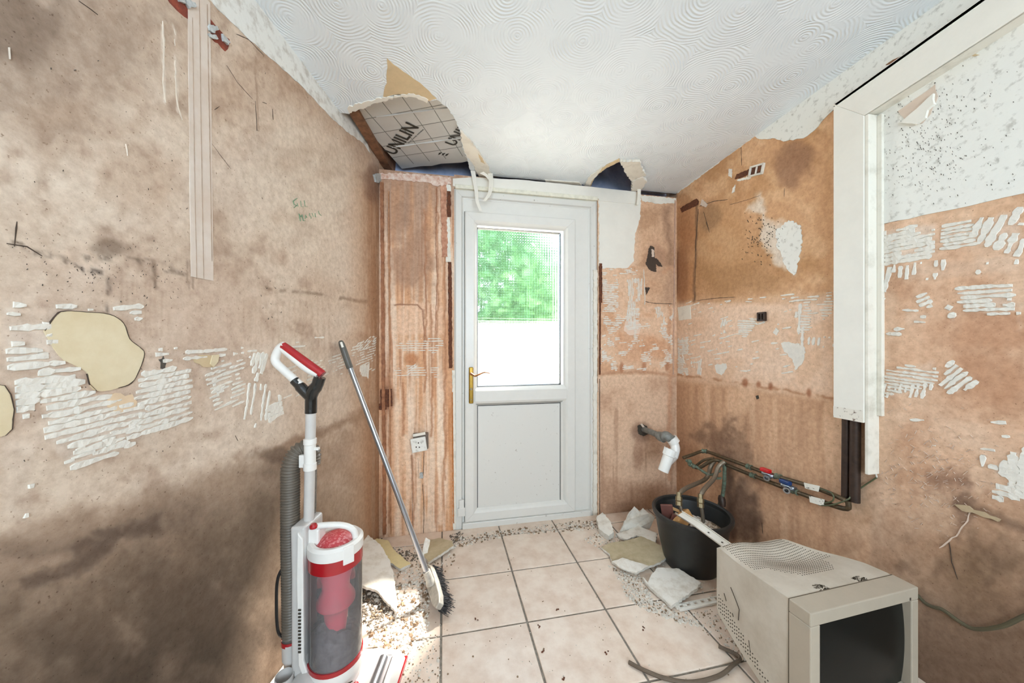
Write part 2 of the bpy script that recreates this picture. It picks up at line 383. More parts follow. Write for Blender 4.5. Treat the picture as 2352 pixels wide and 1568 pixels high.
# wall frames: (origin, u axis, v axis, normal into the room, pixel -> point)
WALLS = {
    'L': (LC, LD, Vector((0, 0, 1)), LN, ol),
    'B': (Vector((0, YB, 0)), Vector((1, 0, 0)), Vector((0, 0, 1)), Vector((0, -1, 0)), ob),
    'R': (Vector((XR, YB, 0)), Vector((0, -1, 0)), Vector((0, 0, 1)), Vector((-1, 0, 0)), orr),
    'C': (Vector((0, YB, 2.195)), Vector((1, 0, 0)), Vector((0, -1, 0.055)).normalized(), Vector((0, -0.055, -1)).normalized(), oc),
}
WOBJ = {}
NPATCH = 0
def uv_of(w, px, py):
    o, u, v, n, f = WALLS[w]; p = f(px, py) - o; return (p.dot(u), p.dot(v))
def p3(w, u, v, off=0.0):
    o, U, Vv, n, f = WALLS[w]; return o + U * u + Vv * v + n * off
def patch(w, poly_px, m, name, off=0.0025, step=0.012, amp=0.004, seed=1, sink=0.006, label=None, parent=None):
    rnd = random.Random(seed); poly = [uv_of(w, *q) for q in poly_px]; poly = jag(poly, step, amp, rnd)
    global NPATCH
    NPATCH += 1; off = off + (NPATCH % 13) * .00005; sink = sink + (NPATCH % 17) * .00005
    pts = [p3(w, a, b, -sink) for a, b in poly]; mb = MB(); n = WALLS[w][3]
    mb.prism(pts, n * (off + sink))
    o = mb.build(name, m, parent or WOBJ[w])
    if label: o['label'] = label
    return o
def cat2(pts, n=4, closed=True):
    P = smooth_path([Vector((a, b, 0)) for a, b in (pts + [pts[0]] if closed else pts)], n); P = P[:-1] if closed else P; return [(p.x, p.y) for p in P]
def ribbon(w, lines, m, name, width=0.002, off=0.0012, jit=0.25, seed=3, parent=None, label=None):
    """thin lines on a wall (cracks, scratches, ink): one mesh of flat raised strips"""
    rnd = random.Random(seed); mb = MB()
    for ln in lines:
        wd = width
        if isinstance(ln, tuple) and isinstance(ln[0], (int, float)) and not isinstance(ln[1], (int, float)): wd, ln = ln
        uv = [Vector(uv_of(w, *q)) for q in ln]; pts = []
        for i in range(len(uv) - 1):
            L = (uv[i + 1] - uv[i]).length; k = max(1, int(L / 0.012))
            for q in range(k): pts.append(uv[i].lerp(uv[i + 1], q / k) + Vector((rnd.uniform(-1, 1), rnd.uniform(-1, 1))) * wd * jit)
        pts.append(uv[-1])
        vs = []; N = len(pts)
        for i, p in enumerate(pts):
            d = (pts[min(i + 1, N - 1)] - pts[max(i - 1, 0)]); d = d / max(d.length, 1e-9); nn = Vector((-d[1], d[0]))
            h = wd * 0.5 * rnd.uniform(0.6, 1.2) * (0.45 if i in (0, N - 1) else 1)
            for sg, of in ((1, -0.004), (1, off), (-1, off), (-1, -0.004)):
                q = p + nn * h * sg; vs.append(p3(w, q[0], q[1], of))
        fs = []
        for i in range(N - 1):
            for k in range(3): fs.append((i * 4 + k, i * 4 + k + 1, i * 4 + k + 5, i * 4 + k + 4))
        mb.add(vs, fs)
    o = mb.build(name, m, parent or WOBJ[w])
    if label: o['label'] = label
    return o
def adhesive(w, poly_px, ang=0.0, sp=0.013, wd=0.45, cover=0.6, seed=1, m=None, th=0.003, curve=0.0, parent=None):
    """combed tile adhesive left on a wall: ragged raised ridges inside an outline"""
    rnd = random.Random(seed); poly = [uv_of(w, *q) for q in poly_px]; a = math.radians(ang)
    ca, sa = math.cos(a), math.sin(a); cu = sum(p[0] for p in poly) / len(poly); cv = sum(p[1] for p in poly) / len(poly)
    loc = [((u - cu) * ca + (v - cv) * sa, -(u - cu) * sa + (v - cv) * ca) for u, v in poly]
    p0 = min(q[0] for q in loc) - .01; p1 = max(q[0] for q in loc) + .01; q0 = min(q[1] for q in loc) - .02; q1 = max(q[1] for q in loc) + .02
    mb = MB(); st = 0.007; q = q0; row = 0
    while q < q1:
        run = []; pp = p0
        ks = np.arange(p0, p1, st)
        nz = fbm(ks * 22 + seed * 7.3, np.full_like(ks, q * 30 + seed), seed % 50 + 100, 3)
        nw = vnoise(ks * 90, np.full_like(ks, row * 3.7), seed % 50 + 140); ns = vnoise(ks * 25, np.full_like(ks, row * 1.9), seed % 50 + 170)
        def flush(run):
            if len(run) < 2: return
            N = len(run); vs = []
            for i, (x, y, h) in enumerate(run):
                e = rnd.uniform(.4, .9) if i in (0, N - 1) else rnd.uniform(.78, 1.15)
                for sg, of, k in ((1, -0.006, 1.15), (1, th, 0.75), (-1, th * 0.8, 0.75), (-1, -0.006, 1.15)):
                    yy = y + sg * h * e * k; u = cu + x * ca - yy * sa; v = cv + x * sa + yy * ca; vs.append(p3(w, u, v, of if of < 0 else of * (0.7 + 0.6 * rnd.random())))
            fs = []
            for i in range(N - 1):
                for k in range(3): fs.append((i * 4 + k, i * 4 + k + 1, i * 4 + k + 5, i * 4 + k + 4))
            fs += [(0, 1, 2, 3), tuple((N - 1) * 4 + k for k in (3, 2, 1, 0))]
            mb.add(vs, fs)
        for i, x in enumerate(ks):
            y = q + curve * (x - p0) * (x - p1) + (ns[i] - 0.5) * sp * 0.25
            ok = nz[i] < cover + .03 and in_poly(x + rnd.uniform(-.004, .004), y, loc)
            if ok: run.append((x, y, sp * wd * (0.45 + 1.1 * nw[i])))
            else:
                flush(run); run = []
        flush(run); q += sp * rnd.uniform(0.9, 1.1); row += 1
    if not mb.v: return None
    return mb.build('adhesive_patch', m or M_ADH, parent or WOBJ[w])

# ------------------------------------------------------------------ stain maps of the walls, lower corners also darkened for light falloff
LA_ = [([(8, 700), (52, 696), (52, 730), (10, 740)], 0, .016, .4, .75), ([(10, 735), (110, 735), (150, 830), (200, 850), (140, 858), (8, 856)], 4, .0135, .46, .63), ([(95, 735), (130, 690), (200, 690), (150, 715), (128, 722), (100, 758)], 6, .015, .38, .56), ([(180, 700), (330, 690), (330, 740), (295, 742), (250, 722), (200, 714)], 10, .014, .34, .52),
    ([(30, 866), (190, 846), (200, 880), (110, 892), (84, 940), (40, 980), (30, 920)], 2, .012, .6, .64), ([(90, 905), (160, 880), (250, 905), (335, 935), (325, 985), (270, 1045), (150, 1078), (100, 1000)], 5, .0135, .45, .68), ([(210, 950), (270, 935), (270, 1040), (160, 1070)], 5, .0135, .3, .55), ([(310, 880), (330, 838), (440, 845), (440, 965), (380, 985), (320, 1010), (285, 1035), (286, 985)], 6, .0135, .46, .62),
    ([(290, 900), (335, 880), (330, 930), (288, 960)], 40, .013, .35, .55), ([(468, 860), (520, 820), (562, 815), (562, 925), (490, 950)], 12, .0125, .3, .57), ([(480, 870), (520, 865), (520, 900), (488, 905)], 12, .0125, .5, .7), ([(572, 815), (615, 800), (608, 850), (590, 885), (582, 860)], 70, .016, .5, .68), ([(612, 925), (624, 935), (640, 910), (650, 905), (650, 960), (604, 970)], 10, .02, .5, .62),
    ([(640, 850), (740, 820), (740, 900), (650, 920)], 10, .014, .22, .5), ([(740, 830), (862, 768), (862, 850), (740, 870)], 8, .013, .26, .46), ([(806, 800), (864, 765), (864, 790), (815, 810)], 25, .011, .3, .58), ([(824, 840), (848, 832), (846, 870), (828, 864)], 80, .014, .5, .7), ([(0, 1005), (90, 1005), (70, 1210), (0, 1180)], 85, .026, .26, .40), ([(350, 800), (560, 795), (560, 825), (350, 830)], 3, .014, .36, .46), ([(560, 790), (760, 770), (760, 800), (560, 815)], 3, .014, .3, .40), ([(4, 640), (20, 640), (20, 690), (2, 690)], 0, .02, .3, .5), ([(560, 880), (620, 870), (620, 985), (560, 985)], 80, .022, .2, .42)]
RA_ = [([(2022, 530), (2150, 505), (2150, 590), (2030, 612)], 0, .014, .6, .66), ([(2160, 520), (2240, 505), (2250, 560), (2160, 575)], -4, .0125, .46, .72), ([(2240, 500), (2352, 470), (2352, 600), (2290, 575), (2230, 560)], 70, .02, .42, .66), ([(2040, 605), (2352, 575), (2352, 625), (2200, 640), (2060, 650)], 85, .018, .3, .42), ([(2160, 690), (2180, 690), (2210, 730), (2185, 742)], 55, .022, .36, .75), ([(2190, 660), (2330, 652), (2335, 715), (2300, 728), (2210, 712)], -3, .014, .5, .72), ([(2330, 690), (2352, 690), (2352, 790), (2336, 760)], 0, .018, .5, .6),
    ([(2098, 682), (2128, 672), (2148, 690), (2146, 708), (2110, 706)], 25, .015, .42, .7), ([(2070, 710), (2140, 712), (2130, 750), (2078, 752)], -6, .019, .3, .52), ([(2028, 758), (2080, 752), (2070, 775), (2030, 780)], -3, .02, .3, .5), ([(2028, 850), (2150, 822), (2156, 880), (2090, 900), (2030, 912)], -5, .0125, .36, .66), ([(2155, 892), (2180, 822), (2210, 840), (2250, 876), (2240, 888), (2180, 906)], 50, .015, .42, .8), ([(2024, 880), (2150, 875), (2130, 912), (2030, 918)], 80, .015, .3, .5), ([(2026, 610), (2050, 610), (2040, 700), (2026, 690)], 80, .02, .36, .5),
    ([(2280, 1062), (2318, 1056), (2318, 1100), (2282, 1102)], 88, .024, .55, .7), ([(2318, 1040), (2400, 1010), (2400, 1150), (2322, 1146)], 88, .02, .62, .8), ([(2275, 1115), (2352, 1105), (2352, 1152), (2278, 1148)], 0, .016, .55, .72), ([(2240, 1040), (2278, 1040), (2276, 1076), (2242, 1070)], 88, .03, .2, .6), ([(1820, 690), (1915, 668), (1915, 720), (1840, 770), (1822, 740)], -4, .012, .32, .56), ([(1828, 700), (1844, 690), (1846, 830), (1832, 826)], 88, .015, .5, .66), ([(1850, 775), (1916, 770), (1916, 800), (1852, 800)], 85, .02, .3, .5), ([(1556, 778), (1582, 774), (1582, 862), (1556, 858)], 5, .013, .5, .56), ([(1586, 830), (1612, 824), (1612, 862), (1588, 860)], 80, .014, .36, .5), ([(1694, 734), (1732, 730), (1740, 742), (1716, 775), (1696, 770)], -4, .0125, .4, .62), ([(1655, 735), (1672, 728), (1668, 762), (1656, 768)], 70, .016, .45, .62), ([(1575, 690), (1820, 690), (1820, 860), (1575, 850)], 10, .03, .14, .36), ([(1630, 690), (1912, 660), (1912, 690), (1800, 700)], -2, .016, .26, .42), ([(2020, 930), (2352, 975), (2352, 1060), (2030, 1010)], 10, .04, .12, .35)]
class Paint:
    def __init__(s, P, base):
        s.x, s.y = projn(P); s.P = P; s.c = np.tile(np.asarray(base, float), (len(P), 1))
    def mix(s, rgb, a):
        a = np.clip(a, 0, 1)[:, None]; s.c = s.c * (1 - a) + np.asarray(rgb, float) * a
    def blob(s, x, y, rx, ry, rgb, a, nz=0.5, seed=5, fr=0.02, soft=0.6):
        d = np.sqrt(((s.x - x) / rx) ** 2 + ((s.y - y) / ry) ** 2) + (fbm(s.x * fr, s.y * fr, seed) - 0.5) * 2 * nz
        s.mix(rgb, a * (1 - sst(1 - soft, 1 + soft * 0.3, d)))
    def poly(s, pts, rgb, a, soft=14, nz=10, seed=9, fr=0.03):
        X = s.x + (fbm(s.x * fr, s.y * fr, seed) - .5) * 2 * nz; Y = s.y + (fbm(s.x * fr + 40, s.y * fr, seed + 3) - .5) * 2 * nz
        ins = np.zeros(len(X), bool); dist = np.full(len(X), 1e9); j = len(pts) - 1
        for i in range(len(pts)):
            xi, yi = pts[i]; xj, yj = pts[j]
            if yi != yj:
                c = ((yi > Y) != (yj > Y)) & (X < (xj - xi) * (Y - yi) / (yj - yi) + xi); ins ^= c
            dx, dy = xj - xi, yj - yi; t = np.clip(((X - xi) * dx + (Y - yi) * dy) / (dx * dx + dy * dy + 1e-9), 0, 1)
            dist = np.minimum(dist, np.hypot(X - xi - t * dx, Y - yi - t * dy)); j = i
        s.mix(rgb, a * np.where(ins, sst(0, soft, dist), 0))
    def line(s, pts, wd, rgb, a, nz=4, seed=11, brk=0.0):
        dist = np.full(len(s.x), 1e9); X = s.x + (fbm(s.x * .05, s.y * .05, seed) - .5) * 2 * nz; Y = s.y + (fbm(s.x * .05, s.y * .05, seed + 1) - .5) * 2 * nz
        for (xi, yi), (xj, yj) in zip(pts[:-1], pts[1:]):
            dx, dy = xj - xi, yj - yi; t = np.clip(((X - xi) * dx + (Y - yi) * dy) / (dx * dx + dy * dy + 1e-9), 0, 1)
            dist = np.minimum(dist, np.hypot(X - xi - t * dx, Y - yi - t * dy))
        k = 1 - sst(0, wd, dist)
        if brk > 0: k = k * sst(brk - .1, brk + .1, fbm(s.x * .06, s.y * .06, seed + 9))
        s.mix(rgb, a * k)
    def mottle(s, rgb, a, fr, seed, lo=0.45, hi=0.65, sx=1.0, sy=1.0, mask=None):
        k = sst(lo, hi, fbm(s.x * fr * sx, s.y * fr * sy, seed, 5)); s.mix(rgb, a * k * (1 if mask is None else mask))

def paint_left(P):
    p = Paint(P, (212, 190, 167)); x, y = p.x, p.y
    p.mottle((190, 163, 139), .6, .006, 21); p.mottle((222, 203, 182), .6, .008, 31)
    p.mottle((168, 138, 115), .55, .02, 41, .52, .75)
    p.blob(90, 120, 330, 220, (168, 143, 122), .75, seed=7, fr=.01); p.blob(30, 60, 120, 120, (120, 98, 80), .6)
    p.blob(330, 400, 120, 90, (190, 160, 134), .5); p.blob(110, 260, 90, 40, (176, 146, 120), .5)
    p.blob(620, 200, 200, 120, (186, 156, 130), .5, fr=.012); p.blob(560, 420, 150, 120, (214, 196, 178), .4)
    p.blob(700, 450, 140, 200, (216, 200, 178), .4); p.line([(590, 80), (850, 340)], 60, (184, 150, 122), .55, nz=20)
    p.blob(250, 800, 500, 240, (212, 184, 162), .45, fr=.01)
    # grime below the old worktop line, with light falloff painted over it lower down
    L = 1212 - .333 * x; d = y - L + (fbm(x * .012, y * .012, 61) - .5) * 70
    fade = 1 - 0.62 * sst(600, 820, x)  # painted lighter towards the sunny corner end
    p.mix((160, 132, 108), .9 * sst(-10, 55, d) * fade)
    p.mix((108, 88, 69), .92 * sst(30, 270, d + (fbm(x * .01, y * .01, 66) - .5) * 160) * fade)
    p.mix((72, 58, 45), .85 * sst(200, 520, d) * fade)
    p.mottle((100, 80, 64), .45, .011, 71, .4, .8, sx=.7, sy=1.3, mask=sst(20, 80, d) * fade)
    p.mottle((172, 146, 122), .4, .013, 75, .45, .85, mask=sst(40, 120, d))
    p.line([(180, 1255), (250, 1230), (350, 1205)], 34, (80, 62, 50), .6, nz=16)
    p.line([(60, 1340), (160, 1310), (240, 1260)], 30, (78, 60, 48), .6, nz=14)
    p.line([(640, 1030), (760, 985), (866, 930)], 20, (140, 108, 84), .6, nz=12); p.blob(620, 1045, 50, 22, (112, 88, 70), .7)
    # mould line at the top of the old tiling
    p.line([(20, 556), (150, 600), (260, 590), (380, 612), (420, 630)], 12, (96, 80, 66), .55, nz=12, brk=.5)
    p.line([(600, 660), (700, 672), (840, 694)], 8, (130, 105, 84), .6, nz=5, brk=.42)
    p.line([(250, 640), (245, 700), (250, 750)], 8, (80, 66, 56), .6, nz=10, brk=.45)
    p.line([(170, 600), (190, 620), (230, 625)], 10, (60, 50, 44), .6, nz=8, brk=.45)
    p.blob(250, 570, 60, 22, (120, 98, 80), .6)
    for i in range(9): p.line([(280 + i * 13, 650), (282 + i * 13, 770)], 4, (186, 156, 130), .45, nz=3, seed=80 + i)
    for i in range(16): p.line([(560 + i * 13, 690), (562 + i * 13, 800)], 4, (190, 160, 134), .35, nz=3, seed=99 + i)
    for xx in (355, 352, 430, 440): p.line([(xx, 600), (xx + 3, 660)], 5, (110, 88, 70), .4, nz=5)
    # damp edge by the corner
    st = fbm(x * .12, y * .006, 120); p.mix((156, 100, 62), .85 * sst(826, 866, x) * sst(.35, .6, st) * sst(380, 470, y)); p.mix((190, 140, 100), .6 * sst(780, 860, x) * sst(330, 450, y))
    p.blob(860, 420, 30, 60, (120, 84, 66), .6)
    for pg, an, sp, wd, cv in LA_: p.poly(pg, (226, 214, 202), min(.6, .75 * wd * (cv / .6)), soft=18, nz=9, fr=.06)
    # dark drips and pale runs
    for q in ((372, 60, 235), (402, 130, 255), (398, 60, 90)): p.line([(q[0], q[1]), (q[0] + 6, q[2])], 4, (232, 220, 206), .8, nz=3)
    p.line([(585, 130), (594, 300)], 3, (160, 128, 104), .6)
    return p.c
def paint_right(P):
    p = Paint(P, (206, 168, 136)); x, y = p.x, p.y
    p.mottle((222, 188, 158), .5, .008, 22); p.mottle((176, 134, 102), .5, .014, 33, .5, .7)
    up = 1 - sst(660, 700, y + (fbm(x * .03, y * .03, 44) - .5) * 18 - (1915 - x) * .03)
    lf = 1 - sst(1905, 1920, x); p.mix((194, 150, 110), .9 * up * lf)
    p.mottle((160, 116, 74), .6, .012, 51, .42, .7, mask=up * lf); p.mottle((214, 176, 138), .7, .014, 55, .52, .7, mask=up * lf)
    p.blob(1660, 560, 80, 110, (164, 122, 80), .5, fr=.015); p.blob(1700, 640, 110, 50, (146, 106, 68), .6); p.blob(1830, 370, 50, 60, (128, 92, 70), .7, nz=.8)
    p.blob(1565, 640, 18, 90, (96, 56, 34), .75); p.blob(1575, 520, 24, 60, (136, 88, 56), .7); p.poly([(1556, 470), (1604, 462), (1598, 690), (1554, 692)], (178, 126, 84), .55, soft=6, nz=3)
    p.line([(1602, 470), (1594, 690)], 5, (96, 68, 48), .6, nz=4); p.blob(1625, 500, 30, 40, (128, 96, 66), .6)
    mid = sst(690, 705, y) * (1 - sst(850, 880, y - (x - 1550) * .13)) * lf; p.mix((226, 196, 170), .85 * mid); p.mottle((208, 170, 138), .5, .02, 62, mask=mid)
    low = sst(868, 885, y - (x - 1550) * .13) * lf; p.mix((196, 154, 120), .7 * low)
    st = fbm(x * .05, y * .005, 130); p.mix((158, 118, 90), .42 * low * sst(.48, .75, st)); p.mix((220, 184, 152), .5 * low * sst(.55, .7, fbm(x * .04, y * .004, 140)))
    p.line([(1556, 860), (1710, 880), (1915, 914), (2030, 938), (2200, 962), (2352, 985)], 5, (156, 106, 72), .7, nz=6, brk=.40)
    for xx in (1712, 1742, 1858, 1770): p.blob(xx, 876 + (xx - 1700) * .16, 8, 12, (130, 70, 40), .7)
    p.blob(1640, 1010, 60, 40, (110, 80, 60), .7, nz=.9, fr=.04); p.blob(1690, 1020, 40, 60, (100, 72, 54), .5, nz=.9, fr=.04)
    p.blob(1700, 1190, 60, 80, (88, 62, 48), .75, nz=.8, fr=.03); p.line([(1672, 1080), (1680, 1230)], 20, (74, 52, 40), .75, nz=10); p.line([(1730, 1150), (1740, 1260)], 22, (96, 70, 54), .7, nz=14)
    p.blob(1575, 1090, 30, 120, (150, 110, 82), .5)
    # right of the boxed pipes
    rt = sst(1990, 2010, x); p.mix((206, 168, 140), .6 * rt * sst(500, 520, y)); p.mottle((180, 138, 108), .7, .012, 77, .45, .68, mask=rt * sst(560, 640, y))
    p.mottle((222, 192, 166), .5, .01, 88, mask=rt)
    p.blob(2300, 760, 160, 60, (178, 130, 98), .6); p.blob(2260, 880, 140, 70, (176, 128, 96), .5)
    p.blob(2180, 1110, 70, 40, (120, 84, 64), .7, nz=.9, fr=.06, soft=1.0); p.blob(2220, 1170, 30, 60, (96, 70, 56), .7, nz=.9, fr=.04)
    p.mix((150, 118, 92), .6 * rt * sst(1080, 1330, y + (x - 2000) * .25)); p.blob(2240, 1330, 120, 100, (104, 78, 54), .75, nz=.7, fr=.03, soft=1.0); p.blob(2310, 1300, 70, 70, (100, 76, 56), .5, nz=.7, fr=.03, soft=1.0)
    p.mix((100, 76, 58), .85 * rt * sst(1260, 1540, y)); p.mottle((108, 82, 62), .55, .03, 93, .42, .8, mask=rt * sst(1180, 1280, y))  # mould, plus light falloff painted in towards the lower corner
    p.line([(2200, 1155), (2270, 1180), (2352, 1215)], 20, (104, 78, 60), .7, nz=8)
    for pg, an, sp, wd, cv in RA_: p.poly(pg, (228, 216, 204), min(.6, .8 * wd * (cv / .6)), soft=16, nz=9, fr=.06)
    p.poly([(1700, 488), (1742, 440), (1756, 440), (1765, 495), (1838, 516), (1842, 560), (1830, 640), (1780, 610), (1735, 560), (1740, 500)], (224, 214, 200), .85, soft=16, nz=14, fr=.05)
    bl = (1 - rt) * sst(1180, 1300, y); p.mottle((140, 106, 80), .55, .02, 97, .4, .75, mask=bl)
    return p.c
def paint_back(P):
    p = Paint(P, (214, 178, 146)); x, y = p.x, p.y
    lf = 1 - sst(1060, 1080, x)
    s1 = fbm(x * .075, y * .0045, 201, 4); s2 = fbm(x * .16, y * .006, 211, 3); s3 = fbm(x * .05, y * .003, 221, 3)
    p.mix((226, 196, 168), .8 * lf * sst(.45, .62, s3)); p.mix((196, 132, 84), .8 * lf * sst(.5, .68, s1)); p.mix((160, 96, 56), .7 * lf * sst(.58, .74, s2)); p.mix((236, 212, 188), .7 * lf * sst(.56, .72, fbm(x * .11, y * .004, 241))); p.mix((206, 150, 106), .6 * lf * sst(.52, .7, fbm(x * .1, y * .004, 231)))
    p.mix((146, 108, 84), .7 * lf * (1 - sst(430, 560, y + (s1 - .5) * 200))); p.blob(950, 600, 60, 90, (140, 100, 74), .7, fr=.03); p.blob(925, 500, 45, 70, (136, 98, 74), .6)
    p.poly([(910, 700), (975, 690), (1020, 700), (1020, 770), (908, 770)], (226, 186, 154), .6, soft=6, nz=4); p.blob(945, 825, 18, 18, (168, 96, 48), .8); p.line([(905, 700), (960, 700), (972, 712), (975, 800)], 3, (130, 82, 54), .7)
    for xx, a, b in ((880, 430, 1230), (893, 500, 1200), (975, 480, 900), (990, 700, 1000), (1003, 420, 800), (1020, 480, 1100), (925, 880, 1000), (947, 1045, 1230), (866, 430, 900)):
        p.line([(xx, a), (xx + 3, (a + b) / 2), (xx + 1, b)], 4.5, (150, 88, 50), .75, nz=4, seed=xx)
    for xx, a, b in ((912, 920, 1230), (935, 1000, 1230), (960, 1050, 1220), (1010, 900, 1200)): p.line([(xx, a), (xx, b)], 9, (238, 212, 184), .7, nz=5, seed=xx)
    p.mix((190, 120, 66), .8 * sst(1024, 1036, x) * lf * sst(880, 960, y)); p.blob(886, 915, 20, 30, (110, 62, 34), .7); p.blob(865, 1200, 20, 120, (160, 126, 98), .6)
    rt = sst(1340, 1360, x)
    up = rt * (1 - sst(696, 706, y)) * sst(1450, 1480, x); p.mix((198, 152, 114), .9 * up); p.mottle((158, 112, 74), .6, .016, 240, mask=up)
    p.poly([(1515, 470), (1552, 455), (1556, 710), (1510, 700), (1525, 600)], (120, 80, 52), .75, soft=22, nz=10); p.blob(1505, 600, 26, 50, (150, 108, 80), .55); p.blob(1500, 660, 30, 26, (168, 116, 76), .5)
    md = rt * sst(606, 616, y) * (1 - sst(850, 866, y)); p.mix((214, 170, 134), .5 * md); p.mottle((190, 132, 90), .7, .02, 251, mask=md); p.blob(1465, 800, 80, 40, (190, 128, 86), .5)
    p.line([(1376, 858), (1460, 852), (1550, 862)], 8, (160, 106, 70), .7, nz=5)
    for xx in (1428, 1480, 1532): p.blob(xx, 842, 6, 14, (146, 84, 48), .8)
    lo = rt * sst(858, 876, y); p.mix((204, 164, 132), .6 * lo); p.mottle((168, 124, 92), .6, .014, 261, .48, .7, mask=lo)
    st = fbm(x * .06, y * .005, 270); p.mix((150, 108, 78), .55 * lo * sst(.55, .7, st)); p.blob(1470, 1140, 110, 40, (150, 108, 78), .6, nz=.8); p.blob(1470, 990, 26, 26, (90, 56, 36), .7); p.blob(1465, 1040, 12, 50, (150, 106, 78), .6)
    p.line([(1538, 700), (1538, 1100)], 8, (176, 118, 80), .6, nz=4); p.blob(1440, 1170, 60, 20, (130, 92, 66), .6)
    return p.c

GRADE = {'L': (.80, 1.0), 'R': (1.08, .90), 'B': (1.05, .80)}
def wall_grid(mb_parts, w, u0, u1, v0, v1, step, seed):
    nu = max(1, int(round((u1 - u0) / step))); nv = max(1, int(round((v1 - v0) / step)))
    U, Vv = np.meshgrid(np.linspace(u0, u1, nu + 1), np.linspace(v0, v1, nv + 1))
    o, ud, vd, nd, f = WALLS[w]
    h = (fbm(U * 6, Vv * 6, seed) - .5) * 0.0035 + (fbm(U * 40, Vv * 40, seed + 9) - .5) * 0.0012
    P = np.array(o)[None] + U.ravel()[:, None] * np.array(ud) + Vv.ravel()[:, None] * np.array(vd) + (h.ravel() * 1.0)[:, None] * np.array(nd)
    i = np.arange(nv)[:, None] * (nu + 1) + np.arange(nu)[None]; i = i.ravel()
    q = np.stack([i, i + 1, i + nu + 2, i + nu + 1], 1)
    base = sum(len(a) for a, _ in mb_parts); mb_parts.append((P, q + base))
def wall_build(name, w, parts, boxes, paintfn, label):
    P = np.concatenate([a for a, _ in parts]); Q = np.concatenate([b for _, b in parts])
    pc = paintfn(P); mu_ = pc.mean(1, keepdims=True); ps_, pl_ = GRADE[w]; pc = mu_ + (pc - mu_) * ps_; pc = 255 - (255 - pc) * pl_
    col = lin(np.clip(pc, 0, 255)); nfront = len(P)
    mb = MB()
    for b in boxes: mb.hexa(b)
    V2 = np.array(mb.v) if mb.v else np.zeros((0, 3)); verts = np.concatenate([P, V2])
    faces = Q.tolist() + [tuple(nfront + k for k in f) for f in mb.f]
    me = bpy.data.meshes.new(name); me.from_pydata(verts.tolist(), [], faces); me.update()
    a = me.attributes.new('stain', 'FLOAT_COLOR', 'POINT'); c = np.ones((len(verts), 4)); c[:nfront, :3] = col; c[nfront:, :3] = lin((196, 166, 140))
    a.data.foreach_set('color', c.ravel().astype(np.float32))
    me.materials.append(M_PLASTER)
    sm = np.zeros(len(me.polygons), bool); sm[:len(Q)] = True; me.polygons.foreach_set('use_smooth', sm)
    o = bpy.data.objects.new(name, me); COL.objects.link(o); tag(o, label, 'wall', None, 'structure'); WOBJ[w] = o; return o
def slab(w, u0, u1, v0, v1, t0=0.004, t1=0.10):
    return [p3(w, a, b, -t) for t in (t0, t1) for a, b in ((u0, v0), (u1, v0), (u1, v1), (u0, v1))]
STEP = 0.005; ZT = 2.62; ZV = 2.34
LLEN = (YB - YREAR) / math.cos(LA)
pl = []; wall_grid(pl, 'L', 0, 1.6, -0.02, ZV, STEP, 300); wall_grid(pl, 'L', 1.6, LLEN + .1, -0.02, ZV, .1, 301)
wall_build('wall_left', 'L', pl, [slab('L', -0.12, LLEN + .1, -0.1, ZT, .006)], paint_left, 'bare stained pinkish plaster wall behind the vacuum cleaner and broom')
pr = []; wall_grid(pr, 'R', 0, 1.65, -0.02, ZV, STEP, 310); wall_grid(pr, 'R', 1.65, YB - YREAR, -0.02, ZV, .1, 311)
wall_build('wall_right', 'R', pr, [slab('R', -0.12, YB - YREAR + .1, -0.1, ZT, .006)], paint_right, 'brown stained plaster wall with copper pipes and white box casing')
DX0, DX1, DZ1 = 0.06, 1.005, 2.095     # door frame opening
WTL = 2.165                             # top of the left pier, open to the roof void above
pb = []
wall_grid(pb, 'B', LC.x - .02, DX0, -.02, WTL, STEP, 320); wall_grid(pb, 'B', DX1, XR + .01, -.02, 2.16, STEP, 321)
wall_grid(pb, 'B', DX0, DX1, DZ1, 2.175, STEP, 322)
wall_build('wall_back', 'B', pb, [slab('B', LC.x - .1, DX0, -.1, WTL), slab('B', DX1, XR + .1, -.1, 2.158), slab('B', DX0, DX1, DZ1, 2.172)], paint_back, 'back wall of rust streaked plaster around the white door')
# rear wall behind the camera with a wide window added and sized for fill daylight
xl = LC.x - math.tan(LA) * (YB - YREAR) - .12
mb = MB(); y0, y1 = YREAR - .1, YREAR
mb.box(xl, RW_X0, y0, y1, -.1, ZT); mb.box(RW_X1, XR + .1, y0, y1, -.1, ZT); mb.box(RW_X0, RW_X1, y0, y1, -.1, RW_Z0); mb.box(RW_X0, RW_X1, y0, y1, RW_Z1, ZT)
tag(mb.build('wall_rear', M_WHITE), 'plain painted wall behind the viewer with a wide window opening', 'wall', None, 'structure')
wr = root('fill_window_1', (0.25, YREAR, 0.9), 'wide window behind the viewer with white frame', 'window', None, 'structure')
mb = MB()
for a, b, c_, d in ((RW_X0, RW_X0 + .05, RW_Z0, RW_Z1), (RW_X1 - .05, RW_X1, RW_Z0, RW_Z1), (RW_X0, RW_X1, RW_Z0, RW_Z0 + .05), (RW_X0, RW_X1, RW_Z1 - .05, RW_Z1), (.23, .28, RW_Z0, RW_Z1)):
    mb.box(a, b, YREAR - .07, YREAR - .02, c_, d)
mb.build('fill_window_frame', M_UPVC, wr)

